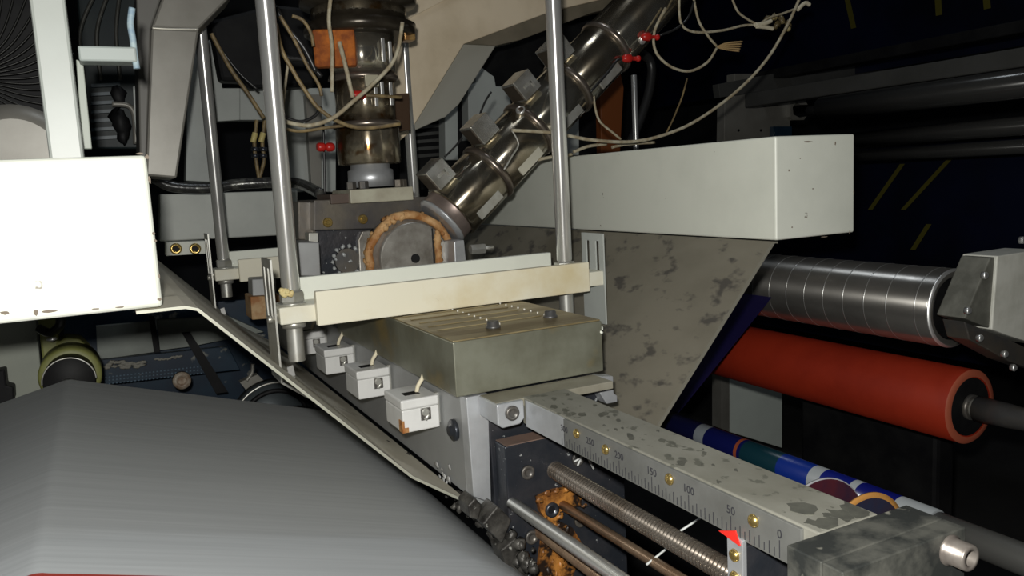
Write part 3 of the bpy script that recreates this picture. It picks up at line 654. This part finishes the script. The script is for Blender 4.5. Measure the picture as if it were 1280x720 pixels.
# panel and printed film rolls below the red roller
pn = thing('panel', 'pale green grey panel standing below the red roller', 'panel', A(940, 560, 2.15))
MB().slab([(912, 470), (978, 480), (978, 560), (912, 540)], 2.15, .03).build('plate', M('pale_green_panel', (.75, .82, .75), (.7, .76, .7), rough=.5), pn, .002)
MB().slab([(902, 470), (912, 470), (912, 540), (902, 536)], 2.13, .05).build('side_strip', framegrey, pn, .001)
prn = bands('blue_printed_film', 1, [(-.026, (.26, .28, .29)), (.02, (.004, .006, .1)), (.072, (.26, .28, .29)), (.084, (.004, .008, .12)), (.126, (.26, .28, .29)), (.145, (.004, .02, .17)), (.2, (.004, .025, .035)), (.27, (.004, .006, .06)), (.276, (.22, .05, .02)), (.282, (.004, .006, .06)), (.348, (.2, .22, .24)), (.37, (.005, .006, .035))], .3)
fr = thing('printed_film_roller', 'roller wrapped in blue printed film with white stripes behind the scale beam', 'roller', (.8, .585, -.435))
MB().lathe((.8, .56, -.410), (0, 1, 0), [(0, .016), (0, .0185), (.72, .0185), (.72, .017)], 40).build('printed_film', prn, fr)
MB().cyl((.8, .36, -.41), (.8, .56, -.41), .0165, 28).build('shaft', M('dull_shaft', (.07, .07, .065), rough=.5, metal=.3), fr)
redfilm = M('dark_red_print', (.1, .012, .015), (.03, .006, .02), 5, .35, .6, rough=.3, st=(3, .6, 3))
tag(MB().prism([(.776, .60, -.426), (.778, .60, -.427), (.70, .60, -.474), (.698, .60, -.473)], (0, .7, 0)).build('film_web', redfilm), 'dark red printed film running down from the blue roller', 'film')
def rollend(px, py, Y, r, rim, face, label, w_=.004):
    c = A(px, py, Y); o = thing('film_roll', label, 'roll', (c.x, c.y, c.z-r))
    MB().lathe(c, (0, 1, 0), [(0, r-w_), (0, r), (.0025, r)], 64).build('rim', rim, o)
    MB().lathe(c-Vector((0, .0006, 0)), (0, 1, 0), [(0, r-w_), (.004, r-w_)], 48).build('face', face, o)
darkblue = M('dark_blue_face', (.01, .02, .05), (.03, .012, .015), 8, rough=.5)
rollend(1025, 678, .60, .072, M('white_rim', (.4, .4, .42), rough=.4), M('maroon_face', (.1, .012, .015), (.01, .01, .03), 8, rough=.5), 'film roll with thin white rim behind the scale beam', .0012)
rollend(1083, 688, .50, .056, M('orange_rim', (.42, .2, .05), rough=.5), darkblue, 'film roll with orange rim behind the end block', .005)

# ------------------------------------------------------------ dark background machine, right
def long_roller(px0, py0, px1, py1, X, r, label, mat=darkroll):
    c0 = AX(px0, py0, X); c1 = AX(px1, py1, X)
    o = thing('dark_roller', label, 'roller', (X, c1.y, c1.z-r), 'rollers of the dark machine behind')
    MB().lathe((X, c1.y-.25, c1.z), (0, 1, 0), [(0, r*.6), (0, r), (c0.y-c1.y+.25, r), (c0.y-c1.y+.25, r*.6)], 40).build('shell', mat, o)
    MB().cyl((X, c0.y-.01, c1.z), (X, c0.y+.05, c1.z), r*.4).build('journal', blackp, o)
long_roller(1027, 133, 1280, 104, 1.9, .034, 'thick dark roller, upper one right of the grey machine plate')
long_roller(1072, 168, 1280, 157, 1.95, .022, 'dark roller, middle of the dark machine rollers')
long_roller(1050, 187, 1280, 183, 2.0, .018, 'thin dark roller just right of the white box beam top')
bmz = AX(1280, 64, 1.95)
tag(MB().box(1.95, 2.0, 1.0, 2.08, bmz.z-.035, bmz.z+.01).build('dark_beam', darkbar, bev=.003), 'dark straight beam above the background rollers at upper right', 'beam')
bz2 = AX(1280, 30, 2.1); tag(MB().box(2.1, 2.16, 1.0, 2.3, bz2.z-.02, bz2.z+.012).build('dark_beam', blackp, bev=.003), 'black beam higher up at the upper right edge', 'beam')
gp = thing('machine_side_plate', 'dim grey machine side plate with hooked notch above the white beam end', 'plate', A(950, 178, 2.2))
MB().slab([(906, 128), (918, 122), (918, 92), (962, 92), (1000, 98), (1000, 118), (988, 120), (988, 175), (988, 185), (905, 185)], 2.2, .04).build('plate', framegrey, gp, .002)
MB().slab([(990, 120), (1006, 124), (1010, 131), (1001, 131), (996, 128), (991, 134), (992, 143), (1000, 147), (1009, 145), (1005, 150), (992, 150), (988, 146), (988, 122)], 2.18, .03).build('hook', framegrey, gp, .001)
MB().slab([(898, 105), (1040, 78), (1280, 40), (1280, 60), (1040, 100), (900, 122)], 2.1, .03).build('cross_strip', darkbar, gp, .001)
MB().slab([(967, 158), (990, 158), (990, 172), (967, 172)], 2.17, .02).build('control_box', blued, gp, .001)
for x in (923, 951): MB().lathe(A(x, 163, 2.2), (0, -1, 0), [(0, .005), (.003, .004)], 10).build('bolt', blackp, gp)
nav2 = M('deep_navy_film', (.003, .005, .02), (.002, .003, .008), 3, rough=.35)
yel = M('yellow_print', (.09, .08, .012), rough=.4)
for nm, Z0, Z1, lab, strs in (('film_web', -.62, .06, 'very dark blue printed film sheet behind the right rollers', [((1000+30, 298), (1110, 190)), ((1128, 262), (1192, 192)), ((1110, 308), (1160, 285))]),):
    o = thing(nm, lab, 'film', (2.3, 1.2, Z0))
    MB().box(2.3, 2.304, 1.2, 3.2, Z0, Z1).build('sheet', nav2, o)
    for (p, q) in [((1085, 262), (1125, 205)), ((1126, 262), (1190, 192)), ((1138, 312), (1158, 280))]:
        a, b = AX(*p, 2.298), AX(*q, 2.298); MB().prism([a, b, b+Vector((0, -.018, .0)), a+Vector((0, -.018, 0))], (-.001, 0, 0)).build('yellow_stripe', yel, o)
o = thing('film_web', 'very dark blue film sheet at the top right with yellow stripes', 'film', (2.5, 1.3, .28))
MB().box(2.5, 2.504, 1.3, 3.4, .32, .9).build('sheet', nav2, o)
for p, q in [((1064, 36), (1056, 0)), ((1170, 20), (1168, -10)), ((1230, 12), (1228, -10))]:
    a, b = AX(*p, 2.498), AX(*q, 2.498); MB().prism([a, b, b+Vector((0, -.022, 0)), a+Vector((0, -.022, 0))], (-.001, 0, 0)).build('yellow_stripe', yel, o)
tag(MB().box(1.5, 1.56, 1.05, 1.42, -.9, -.55).build('machine_cabinet', blackp, bev=.01), 'black machine cabinet in the dark under the red roller', 'machine')

# ------------------------------------------------------------ frame pieces upper left and centre
def fr_slab(name, px, Y, t, mat, label, cat='frame', bev=.003):
    return tag(MB().slab(px, Y, t).build(name, mat, bev=bev), label, cat)
lf = thing('steel_frame', 'grey steel box frame leg right of the white upright, with a weld seam', 'frame', A(200, 220, 1.54))
MB().slab([(189, 35), (249, 37), (221, 223), (182, 220)], 1.54, .14).build('lower_leg', framegrey, lf, .004)
MB().slab([(189, 34), (206, -12), (296, -12), (249, 36)], 1.54, .14).build('upper_brace', framegrey, lf, .004)
MB().tube([A(190, 35, 1.538), A(205, 36, 1.537), (A(225, 36.5, 1.537)), A(248, 37, 1.538)], .0022, 6).build('weld_seam', M('weld', (.6, .58, .5), rough=.4, metal=.4), lf)
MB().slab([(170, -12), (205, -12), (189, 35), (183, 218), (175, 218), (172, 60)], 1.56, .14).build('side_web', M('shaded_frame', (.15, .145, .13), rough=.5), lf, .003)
rf = thing('frame_brace', 'beige stained angular frame brace behind the upright barrel', 'frame', A(520, 165, 1.75))
MB().slab([(470, -12), (800, -12), (690, 14), (580, 55), (512, 166), (500, 176), (470, 170)], 1.75, .06).build('gusset', framebeige, rf, .002)
pa, pb, pc, pd = A(580, 55, 1.752), A(618, 57, 1.752), A(512, 166, 1.752), A(548, 150, 1.752)
MB().slab([(580, 55), (620, 57), (574, 130), (557, 146), (512, 166)], 1.76, .06).build('lower_flange', M('grey_flange', (.36, .35, .3), rough=.5), rf, .002)
MB().slab([(580, 55), (690, 12), (800, -12), (800, 2), (740, 16), (650, 50), (620, 57)], 1.765, .06).build('upper_flange', M('brown_flange', (.22, .19, .14), (.16, .14, .1), 12, rough=.5), rf, .002)
MB().slab([(500, 6), (568, -12), (580, -12), (502, 28)], 1.745, .01).build('raised_rib', framebeige, rf, .001)
# background frame, pale grey, with openings
bg = thing('steelwork', 'pale grey machine frame plate with square openings behind the left rods', 'frame', A(300, 300, 2.18))
for q in ([(235, 60), (275, 45), (278, 110), (300, 110), (300, 150), (268, 152), (268, 228), (232, 226)],
          [(300, 110), (420, 110), (420, 150), (300, 150)], [(345, 150), (420, 150), (420, 240), (345, 240)]):
    MB().slab(q, 2.18, .05).build('plate', greyw, bg, .002)
MB().slab([(382, 118), (402, 118), (402, 240), (345+45, 240)], 2.15, .03).build('dark_post', framegrey, bg, .001)
MB().slab([(262, 25), (340, 5), (395, 10), (395, 108), (310, 111), (305, 102), (276, 101)], 2.10, .06).build('black_housing', blackp, bg, .01)
tag(MB().slab([(200, 243), (372, 238), (372, 293), (200, 302)], 2.08, .06).build('cross_beam', M('grey_white_beam', (.6, .62, .57), (.5, .52, .48), 6, rough=.5), bev=.003), 'pale grey horizontal beam behind the left rods at die height', 'beam')
bk = thing('heat_shield', 'black shield wall with narrow slats between frame and barrel', 'panel', A(535, 190, 2.3))
MB().slab([(500, 80), (760, 20), (760, 210), (500, 240)], 2.32, .02).build('backing', blackp, bk)
for k in range(7): MB().slab([(512, 140+k*9), (560, 136+k*9), (560, 140+k*9), (512, 144+k*9)], 2.29, .02).build('slat', darkbar, bk)
for q in ([(556, 120), (572, 112), (573, 200), (557, 200)], [(585, 108), (595, 104), (595, 96), (603, 85), (618, 96), (620, 108), (638, 108), (640, 175), (586, 175)], [(709, 128), (724, 124), (724, 194), (709, 194)], [(598, 208), (720, 200), (720, 290), (598, 290)]):
    MB().slab(q, 2.2, .05).build('post' if q[0][0] != 598 else 'low_plate', greyw, bg, .002)
po = A(795, 180, 1.72); tag(MB().cyl((po.x, po.y, -.1), (po.x, po.y, .25), .0075, 20).build('thin_pole', chromerod), 'thin shiny pole right of the slanting barrel', 'pole')
tag(MB().tube([A(783, 60, 1.75), A(812, 75, 1.76), A(812, 110, 1.76), A(800, 150, 1.76), A(785, 185, 1.76)], .012, 10).build('black_hose', wirek), 'thick black hose hanging beside the thin pole', 'hose')
MB().slab([(750, 100), (772, 70), (780, 110), (775, 200), (752, 200)], 2.19, .03).build('orange_panel', M('dull_orange', (.2, .055, .01), rough=.6), bg, .003, label='dull orange panel')

# ------------------------------------------------------------ white upright, rail and film reflections on the left
up_ = thing('white_upright', 'white painted upright post standing on the left box beam', 'post', (-.025, .95, .042))
a = A(60, 186, .93); b = A(104, 186, .93)
MB().prism([(a.x, .93, .042), (b.x, .93, .042), (b.x, .93, .42), (a.x, .93, .42)], (0, .07, 0)).build('post', M('white_post', (.4, .43, .4), (.36, .38, .35), 6, rough=.4), up_, .003)
a = A(97, 60, .965); b = A(170, 60, .965); 
MB().box(b.x*0-.003, b.x, .965, .995, A(150, 77, .965).z, A(150, 58, .965).z).build('side_rail', M('grey_rail', (.34, .38, .36), rough=.45), up_, .002)
MB().slab([(95, 74), (104, 78), (115, 186), (103, 186)], 1.0, .02).build('shade_strip', M('shade_side_grey', (.35, .38, .33), rough=.5), up_, .001)  # shaded right side of the post, put in as a greyer strip
tag(MB().tube([A(165, 10, .97), A(163, 30, .97), A(166, 50, .97), (A(168, 68, .97)), A(171, 86, .97)], .0035, 8).build('ragged_tape', M('pale_ragged', (.4, .5, .52), (.2, .3, .4), 60, rough=.6, bump=.6)), 'ragged pale strip hanging by the grey steel leg', 'strip')
film_streaks = thing('film_reflection', 'dark disc with thin radial ribs standing for reflections in shiny film in the upper left corner', 'film_streaks', A(-30, 220, 1.6))  # radial reflections in curved film, modelled as ribs on a disc
fc = A(-42, 95, 1.6)
MB().lathe(fc+Vector((0, .03, 0)), (0, 1, 0), [(0, .17), (.01, .17)], 48).build('back_disc', blackp, film_streaks)
reflection_rib = M('dark_reflection_rib', (.02, .02, .018), rough=.4, metal=.4)
first = None
for k in range(56):
    a = k*2*math.pi/56; d_ = Vector((math.cos(a), 0, math.sin(a))); t_ = Vector((-math.sin(a), 0, math.cos(a)))
    MB().tube([fc+d_*.03, fc+d_*.08+t_*.006, fc+d_*.12+t_*.02, fc+d_*.16+t_*.04], .0018, 5).build('reflection_rib', reflection_rib, film_streaks)
mo = thing('motor_housing', 'rounded grey motor housing behind the white upright post', 'motor', A(25, 190, 1.4))
c = A(20, 200, 1.4); MB().lathe(c, (0, 1, 0), [(0, .06), (.012, .082), (.15, .085)], 40).build('housing', framegrey, mo)
MB().lathe(c+Vector((-.07, -.0, .065)), (0, 1, 0), [(0, .02), (.05, .022)], 24).build('knob', framegrey, mo)
# dim machinery between the upright and the steel leg
dm = thing('dim_machinery', 'dark machine cabinet with bent pipes between white upright and steel leg', 'machine', A(150, 185, 1.9))
MB().slab([(95, -12), (185, -12), (185, 186), (112, 186)], 1.95, .05).build('cabinet', M('dark_teal', (.01, .017, .02), (.02, .028, .026), 8, rough=.45, spec=.25), dm, .004)
for k in range(7): MB().slab([(114, 105+k*11), (150, 103+k*11), (150, 107+k*11), (114, 109+k*11)], 1.93, .015).build('fin', M('dark_blue_fin', (.025, .05, .065), rough=.4), dm)
for x0, x1 in ((120, 105), (136, 126), (150, 150)): MB().tube([A(x0, -10, 1.9), A(x1-5, 40, 1.9), A(x1, 100, 1.9)], .004, 8).build('pipe', M('dim_pipe', (.1, .1, .09), rough=.3, metal=.5), dm)
MB().tube([A(140, 130, 1.9), A(160, 132, 1.9), A(168, 145, 1.9), A(170, 180, 1.9)], .006, 8).build('pipe', framegrey, dm)
MB().slab([(166, 108), (177, 106), (177, 190), (172, 186), (168, 150)], 1.88, .02).build('pale_strip', greyw, dm, .001)
for x, y, r in ((150, 152, .02), (154, 170, .012), (148, 120, .014)): MB().blob(A(x, y, 1.9), r, 9, .3, (1, .6, 1.4)).build('valve_body', blackp, dm)

# ------------------------------------------------------------ under the left apron: far side of the machine
YU = 2.05
fp = thing('left_side_plate', 'pale grey side plate low at the left edge under the box beam', 'plate', A(20, 500, 1.75))
MB().slab([(-30, 380), (44, 380), (54, 500), (-30, 520)], 1.75, .03).build('plate', M('stepped_grey', (.34, .36, .3), (.28, .3, .26), 5, rough=.55), fp, .002)
MB().slab([(-10, 465), (6, 462), (8, 482), (17, 484), (18, 500), (-10, 510)], 1.70, .04).build('black_fitting', blackp, fp, .003)
ob = thing('bearing_housing', 'olive green rounded bearing housing behind the film crease', 'bearing', A(85, 470, 1.62))
oc = A(88, 470, 1.62)
MB().lathe(oc, (0, 1, 0), [(0, .04), (0, .048), (.004, .051), (.08, .051)], 40).build('ring', olive, ob)
MB().slab([(47, 396), (72, 398), (73, 428), (82, 422), (100, 424), (112, 436), (116, 475), (56, 480)], 1.69, .06).build('bracket', olive, ob, .004)
MB().lathe(oc+Vector((0, -.05, -.0)), (0, 1, 0), [(0, .0), (0, .039), (.002, .041), (.05, .041)], 40).build('roller_end', blackp, ob)
m = MB(); pts = [oc+Vector((math.cos(math.radians(a_))*.0415, -.051, math.sin(math.radians(a_))*.0415)) for a_ in range(0, 181, 12)]
m.tube(pts, .0015, 6).build('bright_ring', zinc, ob)
MB().tube([A(48, 410, 1.65), A(62, 416, 1.64), A(74, 408, 1.63), A(76, 398, 1.63)], .008, 8).build('black_hose', wirek, ob)
MB().blob(A(65, 424, 1.6), .005, 8, .1, (1.8, 1, .7)).build('bright_stud', chromerod, ob)
bp_ = thing('far_panel', 'dim grey panels and blue perforated rail seen beneath the left apron', 'panel', A(200, 470, 2.1))
dimg = M('dim_grey_panel', (.34, .37, .33), (.2, .22, .2), 4, rough=.5)
MB().slab([(80, 392), (345, 372), (420, 470), (420, 520), (80, 500)], 2.3, .02).build('back_sheet', blued, bp_)
MB().slab([(120, 408), (188, 402), (194, 440), (122, 450)], 2.2, .02).build('grey_sheet', dimg, bp_, .001)
MB().slab([(196, 400), (285, 395), (330, 415), (240, 433), (200, 438)], 2.2, .02).build('grey_sheet', dimg, bp_, .001)
MB().slab([(186, 396), (193, 396), (200, 440), (193, 441)], 2.15, .02).build('post', blackp, bp_)
MB().slab([(228, 417), (238, 416), (285, 490), (270, 492)], 2.05, .02).build('arm', blackp, bp_)
MB().slab([(118, 451), (285, 433), (300, 462), (118, 482)], 2.12, .02).build('blue_rail', blued, bp_, .001)
m = MB()
for r_ in range(3):
    for k in range(30):
        x = 122+k*4.6; y = 472-k*.52+r_*4.2
        if y < 490: m.slab([(x, y), (x+2, y-.2), (x+2, y+1.3), (x, y+1.5)], 2.115, .004)
stuff(m.build('perforations', M('pale_blue_dots', (.08, .14, .2), rough=.5), bp_))
m = MB()
for k in range(26): m.blob(A(132+random.uniform(0, 48), 456+random.uniform(-4, 4), 2.11), .006, 6, .4, (1.6, .3, .6))
for k in range(14): m.blob(A(195+k*2.4, 450-k*.3+random.uniform(-1, 1), 2.11), .004, 6, .4, (1.4, .3, .6))
m.build('peeled_paint', M('peeled', (.3, .29, .25), rough=.7), bp_)
rg = thing('roller_ring', 'dark roller end with a thin pale rim behind the film edge', 'roller', A(345, 510, 1.62))
rc_ = A(345, 528, 1.62); MB().lathe(rc_, (0, 1, 0), [(0, .001), (0, .084), (.03, .084)], 48).build('disc', M('dull_disc', (.05, .06, .065), rough=.45, metal=.4), rg)
m = MB(); m.tube([rc_+Vector((math.cos(math.radians(a_))*.082, -.003, math.sin(math.radians(a_))*.082)) for a_ in range(0, 181, 10)], .0022, 6).build('pale_rim', zinc, rg)
m = MB().tube([rc_+Vector((math.cos(math.radians(a_))*.065, -.002, math.sin(math.radians(a_))*.065)) for a_ in range(20, 161, 10)], .005, 6).build('inner_ring', blackp, rg)
MB().slab([(300, 478), (322, 468), (330, 476), (308, 488)], 1.7, .02).tube([A(308, 476, 1.7), A(315, 466, 1.7), A(316, 455, 1.7)], .004, 6).build('clamp', framegrey, rg)
kn = tag(MB().lathe(A(227, 475, 1.9), (0, -1, 0), [(0, .02), (.01, .019), (.012, .009), (.004, .008)], 20).build('round_knob', M('rusty_knob', (.2, .13, .08), (.4, .35, .28), 60, rough=.5)), 'small rusty round knob beneath the left apron', 'knob')

# ------------------------------------------------------------ hose and wires
tag(MB().tube([A(192, 222, 1.95), A(215, 233, 1.95), (A(260, 235, 1.95)), A(300, 230, 1.95), A(345, 228, 1.93), A(375, 230, 1.9), A(402, 243, 1.75)], .0125, 14).build('foil_hose', hosem), 'dark shiny hose running across behind the left rods', 'hose')
def wire(pts, Y, r, mat, label, dy=0, name='wire', grp='heater wires'):
    n = len(pts); P = [A(x, y, Y+dy*i/max(n-1, 1)) for i, (x, y) in enumerate(pts)]
    return tag(MB().tube(P, r, 7).build(name, mat), label, 'wire', grp)
W = 1.3
wire([(1002, -8), (985, 30), (958, 75), (920, 115), (872, 150), (832, 168), (790, 177), (740, 175), (690, 166), (640, 163)], W-.03, .0032, wirec, 'long pale cable sweeping from the top down to the slanting barrel')
wire([(832, 10), (818, 40), (820, 65), (838, 83), (862, 89), (884, 78), (896, 60)], W, .0028, wirec, 'pale wire loop right of the slanting barrel top')
wire([(866, -8), (873, 25), (885, 45), (896, 58)], W, .0026, wirec, 'pale wire falling from the top to the brown bundle')
wire([(849, -8), (851, 28), (868, 40), (903, 38), (928, 32), (946, 31)], W, .0026, wirec, 'wire curving from the top rightwards to the ferrules')
wire([(913, -8), (922, 14), (936, 25), (948, 31)], W, .0024, wirec, 'short pale wire from the top to the ferrules')
wire([(948, 31), (962, 22), (978, 17), (996, 10), (1010, 2)], W, .0024, wirec, 'pale wire from the ferrules toward the upper right')
wire([(868, 0), (860, 22), (845, 36), (825, 44)], W, .0025, wirek, 'black wire behind the pale loop')
wire([(859, 98), (853, 120), (846, 138), (840, 152), (832, 168)], W+.1, .002, wireb, 'thin brown wire hanging behind the long pale cable')
wire([(742, 118), (744, 135), (750, 152), (765, 165), (776, 174)], W+.02, .0024, wirec, 'pale wire hanging under the slanting barrel')
wire([(640, 163), (648, 180), (640, 195), (630, 212)], W-.03, .0018, zinc, 'short thin wire on the slanting barrel front')
for k, (q, lab) in enumerate([([(717, 190), (735, 183), (758, 180)], 'stripped wire end lying on the right beam, left one'), ([(765, 184), (785, 180), (818, 178)], 'stripped wire end lying on the right beam, right one'), ([(672, 200), (690, 196), (715, 193)], 'stripped wire end beside the right hanger rod')]):
    wire(q, 1.33, .0032, wirec, lab)
m = MB()
for k in range(5): m.tube([A(896, 59, W), A(908, 54+k*2, W), A(928-k, 52+k*3, W)], .0018, 6)
tag(m.build('wire_bundle', M('tan_wire', (.5, .34, .16), rough=.5)), 'tan bundle of bare wire ends at the end of the loop', 'wire')
fem = M('cream_ferrule', (.7, .64, .48), rough=.5)
for q, lab in (([(944, 31), (956, 29), (964, 26)], 'cream ferrule on the wire junction, upper of the two'), ([(946, 33), (957, 34), (966, 36)], 'cream ferrule on the wire junction, lower of the two'), ([(997, 12), (1006, 4), (1012, 6)], 'cream hooked ferrule near the top of the long pale cable')):
    tag(MB().tube([A(x, y, W-.01) for x, y in q], .0045, 6).build('ferrule', fem), lab, 'ferrule')
m = MB()
for k in range(10): m.blob(A(970+random.uniform(-12, 16), 28+random.uniform(-8, 8), W+.02), .007, 7, .4)
tag(m.build('terminal_cluster', M('dark_gold', (.12, .09, .04), (.4, .33, .15), 60, .5, .6, rough=.4)), 'dark cluster of small terminals among the upper right wires', 'terminal')
wire([(414, -8), (411, 25), (415, 60), (415, 115)], 1.31, .0033, wirec, 'pale wire hanging straight in front of the orange insulation pad')
wire([(424, 52), (430, 75), (436, 100), (441, 122)], 1.31, .0036, wirec, 'pale braided wire ending at the red terminal sleeve')
wire([(503, 28), (498, 60), (488, 82), (465, 106), (440, 128), (415, 148), (385, 157), (356, 152)], 1.30, .0034, wirec, 'pale cable crossing the front of the upright barrel')
wire([(345, 30), (352, 62), (366, 88), (378, 108), (398, 135), (425, 153), (455, 160), (500, 155)], 1.33, .0034, wireb, 'brown cable sagging from the upper left to the barrel')
wire([(350, 20), (368, 50), (384, 82), (398, 105), (402, 120)], 1.36, .003, wireb, 'dark brown wire beside the upright barrel left side')
wire([(352, 160), (375, 164), (405, 160), (430, 157)], 1.36, .0028, wireb, 'lowest sagging brown wire left of the upright barrel')
wire([(355, 146), (375, 152), (392, 146), (402, 134)], 1.38, .0028, wirek, 'black wire loop left of the upright barrel')
wire([(344, 8), (356, 30), (380, 60), (395, 90)], 1.4, .005, wirek, 'thick black cable at the upper left of the upright barrel, upper one')
wire([(346, 60), (360, 72), (382, 76), (402, 96)], 1.42, .0045, wirek, 'thick black cable at the upper left of the upright barrel, lower one')
wire([(365, 20), (378, 25), (388, 40), (392, 58)], 1.36, .003, wireb, 'short brown wire left of the top flange of the upright barrel')
wire([(360, 80), (356, 110), (353, 140)], 1.4, .0025, wirec, 'thin pale wire right of the thick front rod')
wire([(264, 42), (278, 68), (292, 92), (312, 120), (330, 148)], 1.8, .0045, wireb, 'brown wire slanting down to the thick front rod')
wire([(275, 60), (300, 92), (322, 112)], 1.82, .003, wirek, 'black wire slanting beside the brown one')
wire([(404, 150), (405, 190), (406, 245)], 1.48, .0022, wirek, 'thin black wire down the left of the barrel neck')
wire([(738, 115), (760, 90), (772, 75), (785, 73)], 1.3, .0026, wirek, 'black wire running into the lower red terminal')
wire([(598, 148), (606, 128), (614, 115)], 1.4, .002, wirek, 'short black wire into the second terminal cover')
wire([(556, 196), (568, 184), (578, 172)], 1.4, .002, wirek, 'short black wire between the lowest terminal covers')
bc = thing('cable_glands', 'pair of cables with pale collars in front of the black opening', 'cable', A(322, 225, 1.95), None)
for x in (319, 329):
    MB().tube([A(x+2, 150, 1.95), A(x-1, 180, 1.95), A(x+1, 200, 1.95), (A(324, 224, 1.95))], .0045, 7).build('cable', wireb, bc)
    MB().cyl(A(x, 166, 1.94), A(x-3, 178, 1.94), .0065, 10).build('pale_collar', M('yellow_collar', (.6, .5, .2), rough=.4), bc)
    for y in (184, 192): MB().cyl(A(x, y, 1.94), A(x, y+5, 1.94), .009, 10).build('dark_collar', blacksteel, bc)
